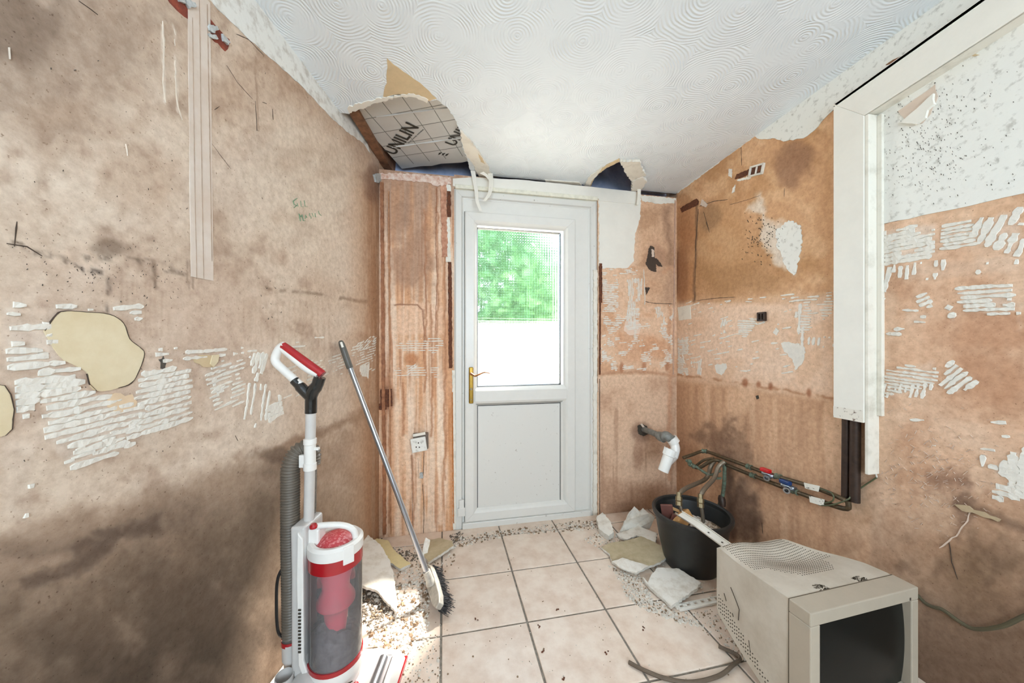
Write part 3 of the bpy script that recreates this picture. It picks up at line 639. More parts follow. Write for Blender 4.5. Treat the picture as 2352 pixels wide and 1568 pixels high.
# ------------------------------------------------------------------ ceiling with its two broken holes
def cuv(px, py): return uv_of('C', px, py)
H1 = [(803, 262), (815, 243), (845, 232), (880, 224), (915, 215), (950, 217), (985, 232), (1003, 229), (1030, 250), (1045, 275), (1057, 300), (1062, 340), (1074, 370), (1083, 398)]
H2 = [(1346, 436), (1352, 418), (1368, 398), (1392, 378), (1420, 367), (1432, 384), (1444, 400), (1455, 412), (1450, 440)]
rnd = random.Random(5)
h1 = jag([cuv(*q) for q in H1], .014, .004, rnd, closed=False); h2 = jag([cuv(*q) for q in H2], .012, .004, rnd, closed=False)
vtop = 0.004
left_at = lambda v: LC.x - math.tan(LA) * v - .015      # v grows away from the back wall
h1 = [(left_at(-.02) - .0, -.02)] + [(left_at(h1[0][1]), h1[0][1] + .002)] + h1 + [(h1[-1][0] + .002, -.02)]
h2 = [(h2[0][0], -.02)] + h2 + [(h2[-1][0], -.02)]
vmax = YB - YREAR + .05
outer = [(left_at(h1[1][1]), h1[1][1])] + [q for q in h1[2:-1]] + [(h1[-1][0], -.012)] + [(h2[0][0], -.012)] + [q for q in h2[1:-1]] + [(h2[-1][0], -.012), (XR + .02, -.012), (XR + .02, vmax), (left_at(vmax), vmax)]
n = len(outer); vin = [Vector(q) for q in outer]
res = mgeo.delaunay_2d_cdt(vin, [(i, (i + 1) % n) for i in range(n)], [list(range(n))], 1, 1e-6)
vs2, fs2 = res[0], res[2]
mb = MB(); N2 = len(vs2)
mb.v = [tuple(p3('C', v[0], v[1], 0)) for v in vs2] + [tuple(p3('C', v[0], v[1], -.0125)) for v in vs2]
mb.f = [tuple(f) for f in fs2] + [tuple(N2 + i for i in reversed(f)) for f in fs2]
em = {}
for f in fs2:
    for i in range(len(f)):
        e = (f[i], f[(i + 1) % len(f)]); em[e] = 1
for (a, b) in list(em):
    if (b, a) not in em: mb.f.append((a, N2 + a, N2 + b, b) if False else (b, a, N2 + a, N2 + b))
ceil = mb.build('ceiling', M_ARTEX); tag(ceil, 'white swirl textured ceiling with two broken holes near the door', 'ceiling', None, 'structure'); WOBJ['C'] = ceil
mb = MB(); mb.box(xl - .1, XR + .3, YREAR - .2, YB + .34, ZT, ZT + .08); tag(mb.build('roof_deck', M_TIMBER), 'timber roof deck hidden above the ceiling', 'roof', None, 'structure')
# torn paper and skim around the holes
patch('C', [(889, 133), (905, 148), (940, 172), (975, 200), (1003, 226), (985, 232), (950, 217), (915, 215), (880, 224), (888, 190)], M_TAN, 'torn_paper_face', off=.0012, step=.02, amp=.004, seed=4, label='tan paper face bared where the skim came off')
patch('C', [(802, 258), (800, 244), (838, 232), (880, 222), (950, 214), (984, 228), (981, 236), (950, 221), (915, 221), (880, 231), (845, 242), (820, 252)], M_WHITE, 'torn_skim_edge', off=.004, step=.01, amp=.005, seed=5)
patch('C', [(1057, 296), (1075, 312), (1103, 350), (1122, 380), (1128, 402), (1112, 415), (1098, 396), (1086, 372), (1066, 345), (1060, 320)], M_WHITE_OLD, 'hanging_skim_flap', off=.012, step=.015, amp=.004, seed=6)
patch('C', [(1098, 347), (1108, 358), (1114, 372), (1104, 366)], M_TAN, 'torn_paper_face', off=.0135, step=.01, amp=.002, seed=7)
patch('C', [(1424, 366), (1470, 366), (1476, 386), (1484, 398), (1470, 402), (1452, 412), (1440, 398)], M_WHITE_OLD, 'hanging_skim_flap', off=.014, step=.01, amp=.006, seed=8)
patch('C', [(1452, 410), (1476, 400), (1486, 412), (1472, 430), (1450, 438)], M_WHITE, 'hanging_skim_flap', off=.018, step=.01, amp=.006, seed=9)
patch('C', [(1345, 436), (1352, 414), (1380, 386), (1422, 363), (1424, 370), (1394, 384), (1368, 404), (1356, 428)], M_TAN, 'torn_paper_face', off=.003, step=.01, amp=.003, seed=10)
patch('C', [(1340, 432), (1350, 408), (1384, 380), (1378, 392), (1358, 416), (1352, 434)], M_WHITE, 'torn_skim_edge', off=.005, step=.01, amp=.004, seed=11)
def strip(name, pts, wid, m, parent=None, th=.0012, ax=Vector((CT, -ST, 0))):
    P = smooth_path(pts, 6); mb = MB(); vs = []; n = len(P)
    for i, p in enumerate(P):
        w_ = wid[0] + (wid[1] - wid[0]) * i / (n - 1); a = ax.normalized() * (w_ / 2); q = Vector((0, -1, 0)) * th
        vs += [p - a, p + a, p + a + q, p - a + q]
    fs = [(0, 1, 2, 3), tuple((n - 1) * 4 + k for k in (3, 2, 1, 0))]
    for i in range(n - 1):
        for k in range(4): fs.append((i * 4 + k, i * 4 + (k + 1) % 4, i * 4 + 4 + (k + 1) % 4, i * 4 + 4 + k))
    return mb.add(vs, fs).build(name, m, parent, smooth=True)
strip('hanging_paper_strip', [ob(1086, 392, .03), ob(1090, 415, .035), ob(1094, 440, .04), ob(1096, 462, .06), ob(1104, 484, .07)], (.028, .016), M_WHITE, ceil)
strip('hanging_paper_strip', [ob(1126, 398, .05), ob(1128, 420, .07), ob(1124, 445, .08), ob(1112, 462, .07)], (.03, .02), M_WHITE_OLD, ceil)
strip('hanging_paper_strip', [ob(1106, 396, .07), ob(1118, 404, .05), ob(1124, 414, .05)], (.03, .01), M_WHITE, ceil, ax=Vector((.8, .2, .5)))
strip('hanging_paper_strip', [ob(1463, 408, .03), ob(1468, 440, .035), ob(1464, 470, .03)], (.03, .015), M_WHITE_OLD, ceil)
ribbon('C', [(.003, [(1555, 446), (1500, 443), (1470, 440)]), (.002, [(1130, 405), (1250, 414), (1340, 424)])], M_CRACK, 'ceiling_crack', width=.003)
patch('C', [(1252, 412), (1330, 417), (1336, 424), (1254, 419)], M_WHITE_OLD, 'jointing_strip', off=.006, step=.03, amp=.001)
# roof void: rafter, foil insulation board, blue membrane
zb = 2.272
mb = MB(); a_ = oc(802, 262, -.016); b_ = oc(886, 396, -.016); d_ = (b_ - a_).normalized(); s_ = Vector((d_.y, -d_.x, 0)); a2 = a_ - d_ * .35; b2 = b_ + d_ * .06
mb.hexa([a2, b2, b2 + s_ * .05, a2 + s_ * .05] + [q + Vector((0, 0, .1)) for q in (a2, b2, b2 + s_ * .05, a2 + s_ * .05)])
tag(mb.build('roof_joist', M_TIMBER, bevel=.002), 'brown timber joist along the left edge of the ceiling hole', 'joist')
bx = root('insulation_board', (0.0, 1.9, zb), 'foil faced insulation board with black lettering above the ceiling hole', 'insulation')
f_ = lambda px, py: oc(px, py, -.034)
pa, pb_ = f_(918, 388), f_(1110, 366); dr = (pb_ - pa).normalized(); pa = pa + dr * .015; bk = dr.cross(CN).normalized()
if bk.y > 0: bk = -bk
edge = []; rnd = random.Random(9)
for i in range(15): edge.append(pa + dr * (.9 * i / 14) - bk * rnd.uniform(-.006, .008))
poly = edge + [pa + dr * .9 + bk * .68, pa + bk * .68]
MB().prism(poly, Vector((0, 0, .004))).build('foil_face', M_FOIL, bx)
MB().prism([p - bk * .004 + Vector((0, 0, .0045)) for p in poly], Vector((0, 0, .075))).build('foam_core', M_FOAM, bx)
mb = MB(); zl = Vector((0, 0, -.0008))
def gline(a, b, w_=.0016):
    t0, t1 = 0.0, 1.0                              # keep the printed line on the board
    for ax_v, lo_, hi_ in ((dr, .002, .898), (bk, .012, .672)):
        p0, p1 = (a - pa).dot(ax_v), (b - pa).dot(ax_v)
        if abs(p1 - p0) < 1e-6:
            if not lo_ < p0 < hi_: return
            continue
        u0, u1 = sorted(((lo_ - p0) / (p1 - p0), (hi_ - p0) / (p1 - p0))); t0, t1 = max(t0, u0), min(t1, u1)
    if t0 >= t1: return
    a, b = a.lerp(b, t0), a.lerp(b, t1)
    d = (b - a).normalized(); s = Vector((d.y, -d.x, 0)) * w_; mb.prism([a - s + zl, b - s + zl, b + s + zl, a + s + zl], Vector((0, 0, .0009)))
A0, A1 = f_(905, 268), f_(1040, 243); gd = (A1 - A0).normalized(); gp = CN.cross(gd).normalized(); sp_ = (f_(1034, 290) - f_(925, 305)).length and .105
org = f_(900, 262)
for k in range(-3, 5): gline(org + gd * (k * sp_) - gp * .36, org + gd * (k * sp_) + gp * .40)
for k in range(-3, 4): gline(org + gp * (k * sp_) - gd * .4, org + gp * (k * sp_) + gd * .5)
mb.build('printed_grid', M_PRINT_GREY, bx)
mb = MB()
for q in ((864, 268, 1046, 245), (900, 338, 1060, 316)):
    P = [f_(q[0], q[1]).lerp(f_(q[2], q[3]), k / 8) + Vector((0, 0, -.001)) for k in range(9)]; mb.tube(P, [.002 + .002 * (k % 3) for k in range(9)], 6)
mb.build('foil_crease', M_FOIL, bx, smooth=True)
def text3(txt, a, b, m, parent, name, flip=False, bold=.0):
    cu = bpy.data.curves.new(name, 'FONT'); cu.body = txt; cu.extrude = .0004; cu.offset = bold
    t = bpy.data.objects.new(name, cu); COL.objects.link(t); bpy.context.view_layer.update()
    dg = bpy.context.evaluated_depsgraph_get(); me = bpy.data.meshes.new_from_object(t.evaluated_get(dg)); bpy.data.objects.remove(t)
    w_ = max(v.co.x for v in me.vertices) or 1; s = (b - a).length / w_; ex = (b - a).normalized(); nz = Vector((0, 0, -1)); ey = nz.cross(ex).normalized()
    me.transform(Matrix.Translation(a) @ Matrix(((ex.x, ey.x, nz.x, 0), (ex.y, ey.y, nz.y, 0), (ex.z, ey.z, nz.z, 0), (0, 0, 0, 1))) @ Matrix.Scale(s, 4)); me.materials.clear(); me.materials.append(m)
    o = bpy.data.objects.new(name, me); COL.objects.link(o); o.parent = parent; o.matrix_parent_inverse = Matrix.Translation(-parent_loc(parent)); return o
zt = Vector((0, 0, -.0012))
text3('UNILIN', f_(906, 356) + zt, f_(962, 292) + zt, M_PRINT, bx, 'printed_word', bold=.02)
mb = MB(); rnd = random.Random(17)                # a line of tiny print too small to read
ta_, tb_ = f_(938, 328) + zt, f_(972, 297) + zt; td_ = (tb_ - ta_).normalized(); te_ = Vector((-td_.y, td_.x, 0))
for k in range(30):
    if k in (7, 17): continue
    q_ = ta_.lerp(tb_, k / 29); mb.obox(q_, td_, te_, Vector((0, 0, 1)), .0011, rnd.uniform(.002, .004), .0004)
mb.build('tiny_print_line', M_PRINT_GREY, bx)['kind'] = 'stuff'
text3('UNILIN', f_(1043, 336) + zt, f_(1099, 272) + zt, M_PRINT, bx, 'printed_word', bold=.02)
mb = MB()
for k in range(3):
    c0 = f_(1010 + k * 8, 352 - k * 1.5 + k * 3); d = (f_(962, 292) - f_(906, 356)).normalized(); e = Vector((-d.y, d.x, 0))
    mb.prism([c0 + zt - d * .018, c0 + zt + e * .006 - d * .004, c0 + zt + d * .02 + e * .004, c0 + zt - e * .006 + d * .002], Vector((0, 0, .0006)))
mb.build('printed_wave_mark', M_PRINT, bx)
mb = MB()
nx = 40
vs = []; fs = []
for j in range(9):
    for i in range(nx + 1):
        xx = LC.x - .12 + (XR - LC.x + .24) * i / nx; t = j / 8; vs.append((xx, YB + .105 + .14 * t + .012 * math.sin(xx * 17 + j) + .008 * math.sin(xx * 43), 2.13 + .42 * t + .006 * math.sin(xx * 23 + 2 * j)))
for j in range(8):
    for i in range(nx): fs.append((j * (nx + 1) + i, j * (nx + 1) + i + 1, (j + 1) * (nx + 1) + i + 1, (j + 1) * (nx + 1) + i))
o = mb.add(vs, fs).build('roof_membrane', M_BLUE, smooth=True, auto=False); so = o.modifiers.new('solid', 'SOLIDIFY'); so.thickness = .002
tag(o, 'blue roofing membrane glimpsed through the ceiling holes', 'membrane')
mb = MB(); mb.hexa([(LC.x - .3, YB + .125, 2.08), (XR + .3, YB + .125, 2.08), (XR + .3, YB + .15, 2.08), (LC.x - .3, YB + .15, 2.08), (LC.x - .3, YB + .30, ZT), (XR + .3, YB + .30, ZT), (XR + .3, YB + .33, ZT), (LC.x - .3, YB + .33, ZT)])
tag(mb.build('eaves_board', M_WHITE), 'white eaves boarding outside above the door', 'eaves', None, 'structure')

# ------------------------------------------------------------------ floor tiles
mb = MB(); mb.box(xl - .05, XR + .1, YREAR - .1, YB + .12, -.12, -.004)
floor = tag(mb.build('floor', M_GROUT), 'floor of pinkish terracotta tiles with grey grout and scattered rubble', 'floor', None, 'structure')
GX0, GDX, GY0, GDY = -.012, .347, 1.675, .318
def clip_poly(poly, p, nrm):
    out = []
    for i in range(len(poly)):
        a, b = poly[i], poly[(i + 1) % len(poly)]; da = (a - p).dot(nrm); db = (b - p).dot(nrm)
        if da >= 0: out.append(a)
        if da * db < 0: out.append(a.lerp(b, da / (da - db)))
    return out
def tile_mesh(poly, name):
    b0 = [Vector((q.x, q.y, -.010)) for q in poly]; c = sum(poly, Vector((0, 0, 0))) / len(poly)
    t0 = [Vector((q.x, q.y, -.0015)) for q in poly]; t1 = [q + (c - q).normalized() * .003 + Vector((0, 0, 0)) for q in poly]
    n = len(poly); vs = b0 + t0 + t1
    fs = [(i, (i + 1) % n, n + (i + 1) % n, n + i) for i in range(n)] + [(n + i, n + (i + 1) % n, 2 * n + (i + 1) % n, 2 * n + i) for i in range(n)] + [tuple(range(2 * n, 3 * n))]
    return MB().add(vs, fs)
share = None; rnd = random.Random(2)
for i in range(-4, 6):
    for j in range(-2, 7):
        x0, x1 = GX0 + i * GDX, GX0 + (i + 1) * GDX; y1, y0 = GY0 - (j - 1) * GDY - .0, GY0 - j * GDY
        g = .0042
        poly = [Vector((x0 + g, y0 + g, 0)), Vector((x1 - g, y0 + g, 0)), Vector((x1 - g, y1 - g, 0)), Vector((x0 + g, y1 - g, 0))]
        full = list(poly)
        poly = clip_poly(poly, Vector((0, YB - .004, 0)), Vector((0, -1, 0))); poly = poly and clip_poly(poly, Vector((XR - .004, 0, 0)), Vector((-1, 0, 0)))
        poly = poly and clip_poly(poly, LC + LN * .004, LN)
        if not poly or len(poly) < 3: continue
        if y1 < 0.35: continue
        if poly == full and share is not None:
            o = share.copy(); COL.objects.link(o); o.location = Vector((x0, y0, 0)) - share_at
            o.matrix_parent_inverse = Matrix.Identity(4)
        else:
            o = tile_mesh(poly, 'tile').build('tile', M_TILE, floor)
            if poly == full: share = o; share_at = Vector((x0, y0, 0))
mb = MB(); mb.box(xl, XR, YREAR, .36, -.012, -.0005); mb.build('bare_screed', M_CONC, floor)

# ------------------------------------------------------------------ door
door = root('door_1', (0.48, YB, 0), 'white plastic half glazed back door with brass handle', 'door', None, 'structure')
YD = YB + .012
def rails(x0, x1, z0, z1, prof, name, m, parent, sides='tblr', g=.0004, bevel=0.0):
    """mitred rails; prof = [(inset, y)] from outer edge to inner edge, closed"""
    C4 = {'t': lambda d: ((x0 + d, z1 - d), (x1 - d, z1 - d)), 'b': lambda d: ((x1 - d, z0 + d), (x0 + d, z0 + d)),
          'l': lambda d: ((x0 + d, z0 + d), (x0 + d, z1 - d)), 'r': lambda d: ((x1 - d, z1 - d), (x1 - d, z0 + d))}
    for s in sides:
        vs = []; n = len(prof)
        for d, y in prof:
            (ax, az), (bx_, bz) = C4[s](d); a = Vector((ax, y, az)); b = Vector((bx_, y, bz)); k = (b - a).normalized() * g; vs += [a + k, b - k]
        fs = [(2 * i, 2 * i + 1, 2 * ((i + 1) % n) + 1, 2 * ((i + 1) % n)) for i in range(n)] + [tuple(2 * i for i in range(n)), tuple(2 * i + 1 for i in reversed(range(n)))]
        MB().add(vs, fs).build(name, m, parent, bevel=bevel)
FX0, FX1, FZ1 = DX0, DX1, DZ1
rails(FX0, FX1, -.06, FZ1, [(0, YD + .07), (0, YD), (.012, YD - .008), (.045, YD - .008), (.052, YD + .004), (.058, YD + .006), (.06, YD + .07)], 'frame_rail', M_UPVC_DIRTY, door, 'tlr')
LX0, LX1, LZ0, LZ1 = .126, .848, .035, 1.958
GX_0, GX_1, GZ0, GZ1 = .203, .752, .870, 1.866
# infill of frame between frame rail and leaf
mb = MB(); 
for b in ((FX0 + .05, LX0 + .001, .0, FZ1 - .05), (LX1 - .001, FX1 - .05, .0, FZ1 - .05)): mb.box(b[0], b[1], YD + .008, YD + .06, b[2], b[3])
mb.box(LX0 + .001, LX1 - .001, YD + .008, YD + .06, LZ1 - .001, FZ1 - .05); mb.build('frame_stop', M_UPVC, door)
mb = MB(); mb.box(FX0 + .05, FX1 - .05, YD - .02, YD + .07, -.004, .034); mb.build('threshold', M_UPVC_DIRTY, door, bevel=.004)
w1 = GX_0 - LX0 - .012
prof = [(0, YD + .055), (0, YD - .010), (.006, YD - .014), (w1 - .012, YD - .014), (w1, YD - .006), (w1 + .012, YD + .006), (w1 + .012, YD + .05)]
rails(LX0, LX1, LZ0, LZ1, prof, 'leaf_rail', M_UPVC, door)
rails(LX0 - .0035, LX1 + .0035, LZ0 - .003, LZ1 + .0035, [(0, YD + .03), (0, YD + .0065), (.0034, YD + .0065), (.0034, YD + .03)], 'leaf_seal', mat('seal_grey', (120, 118, 112), .7), door)
mb = MB(); vs = []
pz = [(GZ0 - .118, YD + .006), (GZ0 - .104, YD - .006), (GZ0 - .09, YD - .014), (GZ0 - .026, YD - .014), (GZ0 - .014, YD - .006), (GZ0, YD + .006), (GZ0, YD + .05), (GZ0 - .118, YD + .05)]
for z, y in pz: vs += [(LX0 + w1 - .002, y, z), (LX1 - w1 + .002, y, z)]
n = len(pz); mb.add(vs, [(2 * i, 2 * i + 1, 2 * ((i + 1) % n) + 1, 2 * ((i + 1) % n)) for i in range(n)] + [tuple(2 * i for i in range(n)), tuple(2 * i + 1 for i in range(n))]); mb.build('leaf_mid_rail', M_UPVC, door)
PZ1 = GZ0 - .118
rails(GX_0 - .001, GX_1 + .001, GZ0 - .001, GZ1 + .001, [(0, YD + .03), (0, YD + .005), (.003, YD + .005), (.006, YD + .016), (.006, YD + .03)], 'glazing_gasket', M_BLACK, door)
rails(GX_0 + .001, GX_1 - .001, LZ0 + .058 + .001, PZ1 - .001, [(0, YD + .03), (0, YD + .007), (.0035, YD + .007), (.0035, YD + .03)], 'panel_gasket', M_BLACK, door)
MB().box(GX_0 - .01, GX_1 + .01, YD + .018, YD + .022, GZ0 - .01, GZ1 + .01).build('glass_pane', M_GLASS, door)
MB().box(GX_0 - .01, GX_1 + .01, YD + .009, YD + .032, LZ0 + .05, PZ1 + .01).build('lower_panel', M_UPVC_DIRTY, door)
rails(GX_0 - .014, GX_1 + .014, LZ0 + .044, PZ1 + .014, [(0, YD + .03), (0, YD - .006), (.014, YD + .006), (.014, YD + .03)], 'panel_bead', M_UPVC, door)
# drip bead and board above the frame
MB().box(FX0 + .005, FX1 - .002, YD - .022, YD + .002, FZ1 - .005, FZ1 + .02).build('head_bead', mat('cream_bead', (236, 232, 214), .5), door, bevel=.004)
# handle
hx = .163; hp = MB().box(hx - .014, hx + .014, YD - .026, YD - .0135, .77, .995).build('handle_plate', M_BRASS, door, bevel=.006, seg=3)
mb = MB(); mb.tube([(hx, YD - .02, .955), (hx, YD - .06, .955)], .009, 14)
mb.tube(smooth_path([(hx - .004, YD - .058, .96), (hx + .022, YD - .064, .945), (hx + .05, YD - .066, .955), (hx + .08, YD - .064, .965), (hx + .11, YD - .060, .958)]), [.009] * 9 + [.008] * 8 + [.0065] * 8 + [.005] * 8, 10, squash=.7); mb.build('lever', mat('dark_brass', (150, 92, 44), .4, metal=.4), hp, smooth=True)  # lever in a darker brass to stand out on the glass
mb = MB(); mb.lathe([(0.0001, .002), (.007, .002), (.008, 0)], Vector((hx, YD - .026, .86)), Vector((0, -1, 0)), 16); mb.build('keyhole', M_BRASSOLD, hp); mb = MB(); mb.lathe([(.0001, .002), (.004, .002), (.005, 0)], Vector((hx, YD - .026, .795)), Vector((0, -1, 0)), 12); mb.build('screw', M_BRASSOLD, hp)
for z in (.13,):
    mb = MB(); mb.box(FX0 + .03, FX0 + .06, YD - .022, YD - .006, z, z + .05); mb.box(FX0 + .022, FX0 + .066, YD - .02, YD - .006, z - .05, z); mb.build('keep_block', M_UPVC, door, bevel=.002)

# plaster edge beads and trims by the door
def barT(name, w, px0, py0, px1, py1, wid, th, m, label=None, parent=None):
    a = uv_of(w, px0, py0); b = uv_of(w, px1, py1); rnd = random.Random(int(px0 + py0)); mb = MB(); n = max(3, int((Vector(b) - Vector(a)).length / .012)); vs = []
    for i in range(n + 1):
        q = Vector(a).lerp(Vector(b), i / n); h = wid / 2
        e0 = h * rnd.uniform(.75, 1.15); e1 = h * rnd.uniform(.75, 1.15)
        for du, of in ((-e0, -.0063), (-e0 * .9, th + wid * .003), (e1 * .9, th + wid * .003), (e1, -.0063)): vs.append(p3(w, q[0] + du, q[1], of))
    fs = [(0, 1, 2, 3), tuple(n * 4 + k for k in (3, 2, 1, 0))]
    for i in range(n):
        for k in range(3): fs.append((i * 4 + k, i * 4 + k + 1, i * 4 + k + 5, i * 4 + k + 4))
    o = mb.add(vs, fs).build(name, m, parent or WOBJ[w])
    if label: o['label'] = label
    return o
barT('rusty_edge_bead', 'B', 1031, 440, 1031, 498, .026, .008, M_RUST, 'rusty metal edge bead'); barT('rusty_edge_bead', 'B', 1033, 602, 1035, 845, .024, .008, M_RUST, 'rusty metal edge bead')
barT('white_edge_plaster', 'B', 1028, 500, 1030, 602, .03, .006, M_WHITE_OLD); barT('white_edge_plaster', 'B', 1030, 425, 1031, 440, .03, .006, M_WHITE)
barT('white_edge_plaster', 'B', 1042, 850, 1044, 1215, .02, .006, M_WHITE_OLD); barT('rusty_edge_bead', 'B', 1039, 900, 1042, 1200, .007, .008, mat('orange_rust', (196, 124, 64), .8, var=.2, scale=60), 'orange rust line'); barT('flaked_plaster', 'B', 1018, 410, 1022, 590, .04, .006, mat('flaky_pink', (212, 164, 136), .8, rgb2=(150, 92, 66), scale=30, bump=.8))
barT('rusty_edge_bead', 'B', 1379, 605, 1379, 695, .024, .006, M_RUST, 'rusty metal edge bead'); barT('rusty_edge_bead', 'B', 1378, 695, 1377, 860, .012, .006, M_RUST); barT('white_edge_plaster', 'B', 1367, 620, 1366, 1190, .03, .007, M_WHITE_OLD)
barT('white_edge_plaster', 'B', 1372, 900, 1373, 1185, .014, .01, mat('peach_flake', (222, 188, 158), .8, var=.15, scale=60))
barT('dark_gap', 'B', 1377, 870, 1377, 1180, .004, .003, M_CRACK)
# white painted boards on the back wall
patch('B', [(1040, 428), (1040, 411), (1085, 408), (1200, 414), (1340, 428), (1470, 442), (1466, 470), (1376, 462), (1374, 457), (1200, 444)], M_WHITE, 'painted_head_board', off=.006, step=.04, amp=.001)
patch('B', [(1375, 458), (1472, 446), (1470, 500), (1466, 512), (1458, 540), (1455, 600), (1440, 616), (1376, 616)], M_WHITE, 'painted_patch', off=.0025, step=.012, amp=.004, seed=21, label='flat white painted patch beside the door head')
patch('B', [(1470, 448), (1552, 456), (1551, 466), (1510, 468), (1475, 462)], M_WHITE_OLD, 'painted_patch', off=.002, step=.012, amp=.004, seed=22)
barT('corner_bead', 'B', 1550, 460, 1546, 860, .012, .004, mat('pale_corner', (206, 168, 144), .7, var=.15, scale=40)); barT('corner_bead', 'B', 877, 420, 884, 1225, .02, .012, mat('brown_corner', (176, 120, 84), .7, rgb2=(120, 74, 46), scale=30)); barT('corner_bead', 'B', 893, 440, 898, 1225, .008, .008, mat('brown_corner2', (198, 150, 112), .7, rgb2=(140, 92, 60), scale=30))
patch('B', [(1483, 606), (1490, 570), (1494, 564), (1503, 568), (1504, 592), (1512, 596), (1522, 612), (1514, 612), (1506, 606), (1508, 624), (1496, 622), (1488, 616)], M_CRACK, 'plaster_gouge', off=.001, step=.006, amp=.003, seed=23, label='dark ragged gouge in the plaster')
patch('B', [(1496, 572), (1502, 574), (1502, 590), (1497, 590)], M_PALE, 'plaster_gouge', off=.003, step=.006, amp=.002, seed=24)
patch('B', [(1481, 660), (1494, 660), (1484, 677)], M_CRACK, 'plaster_gouge', off=.001, step=.006, amp=.002, seed=25); ribbon('B', [(.004, [(1481, 692), (1500, 696), (1545, 698)])], M_CRACK, 'plaster_crack'); ribbon('B', [(.004, [(1478, 618), (1481, 690), (1480, 700)])], M_ADH, 'plaster_ridge', off=.005)
patch('B', [(874, 894), (900, 893), (901, 932), (888, 934), (888, 940), (870, 940), (864, 928), (874, 926)], M_RUST, 'rusty_plate', off=.006, step=.01, amp=.002, seed=26, label='rusty square plate in the corner')
patch('B', [(868, 400), (910, 398), (970, 402), (1034, 408), (1036, 424), (1000, 428), (985, 420), (930, 416), (872, 412)], mat('crumbled_pink', (196, 142, 118), .9, rgb2=(232, 220, 208), scale=45, bump=1.0, bscale=60), 'crumbled_plaster_top', off=.006, step=.012, amp=.005, seed=27)
patch('L', [(856, 402), (866, 398), (874, 404), (868, 420), (860, 418)], M_MORTAR, 'mortar_lump', off=.012, step=.01, amp=.004, seed=28)
# adhesive on the back wall
adhesive('B', [(906, 772), (1020, 778), (1020, 812), (906, 803)], 0, .0135, .22, .58, 31); adhesive('B', [(906, 838), (1008, 842), (1008, 868), (906, 864)], 0, .0135, .22, .55, 32); adhesive('B', [(930, 855), (955, 832), (960, 838), (936, 862)], 35, .012, .3, .8, 33)
for i, (pg, an, cv) in enumerate([([(1382, 640), (1420, 640), (1422, 700), (1412, 720), (1384, 700)], 5, .56), ([(1440, 640), (1475, 635), (1472, 690), (1445, 700)], 88, .6), ([(1384, 705), (1470, 705), (1470, 740), (1384, 745)], 0, .5), ([(1440, 690), (1460, 690), (1458, 760), (1440, 745)], 85, .75),
        ([(1380, 745), (1545, 735), (1545, 850), (1380, 850)], 6, .40), ([(1380, 770), (1412, 768), (1410, 830), (1382, 830)], 15, .55), ([(1500, 700), (1548, 700), (1548, 760), (1520, 760)], 85, .46), ([(1382, 617), (1475, 616), (1475, 632), (1382, 632)], 0, .5)]):
    adhesive('B', pg, an, .012, .38, cv, 40 + i)
patch('B', [(1436, 738), (1462, 734), (1474, 748), (1468, 766), (1446, 770), (1432, 758)], mat('pale_pink_skim', (228, 202, 182), .8, var=.05), 'skim_patch', off=.001, step=.01, amp=.003, seed=49)
ribbon('B', [(.0025, [(903, 700), (958, 699), (970, 712), (974, 760), (972, 830)]), (.003, [(1003, 430), (1001, 560), (1004, 640), (1000, 760)]), (.002, [(975, 600), (980, 720)])], mat('brown_drip', (140, 84, 52), .7), 'drip_line', jit=.5)
ribbon('B', [(.003, [(974, 1036), (972, 1090), (970, 1100)]), (.003, [(971, 1110), (974, 1180), (972, 1235)]), (.0015, [(946, 1040), (948, 1230)]), (.0015, [(960, 1050), (962, 1100)])], M_CRACK, 'plaster_crack')
patch('B', [(964, 1085), (971, 1084), (972, 1098), (964, 1097)], M_MORTAR, 'mortar_lump', off=.006, step=.006, amp=.002)
# electrical back box on the left pier
c0 = ob(964, 1017, .012); so_ = root('socket_plate', c0, 'paint spattered old white socket plate hanging from its box', 'socket'); ez = Vector((0, 0, 1)); ex = Vector((1, 0, 0)); ey = Vector((0, 1, 0)); rq = Matrix.Rotation(math.radians(-8), 3, 'Y')
mb = MB(); mb.obox(c0 + Vector((.006, 0, .012)), ex, ey, ez, .044, .011, .048); mb.build('back_box', mat('grimy_box', (110, 96, 84), .6), so_, bevel=.003)
mb = MB(); mb.obox(c0 + Vector((-.004, -.02, -.004)), rq @ ex, ey, rq @ ez, .044, .005, .042); fp = mb.build('face_plate', M_WHITE_MOULD, so_, bevel=.004)
mb = MB(); mb.obox(c0 + Vector((-.002, -.016, .056)), rq @ ex, ey, rq @ ez, .036, .004, .008); mb.build('box_lug', M_WHITE_OLD, so_, bevel=.001)
for dx, dz in ((-.014, -.012), (.004, -.014), (-.002, .012)): mb = MB(); mb.obox(c0 + Vector((-.004 + dx, -.0255, -.004 + dz)), ex, ey, ez, .003, .0008, .004); mb.build('pin_hole', M_HOLE, fp)

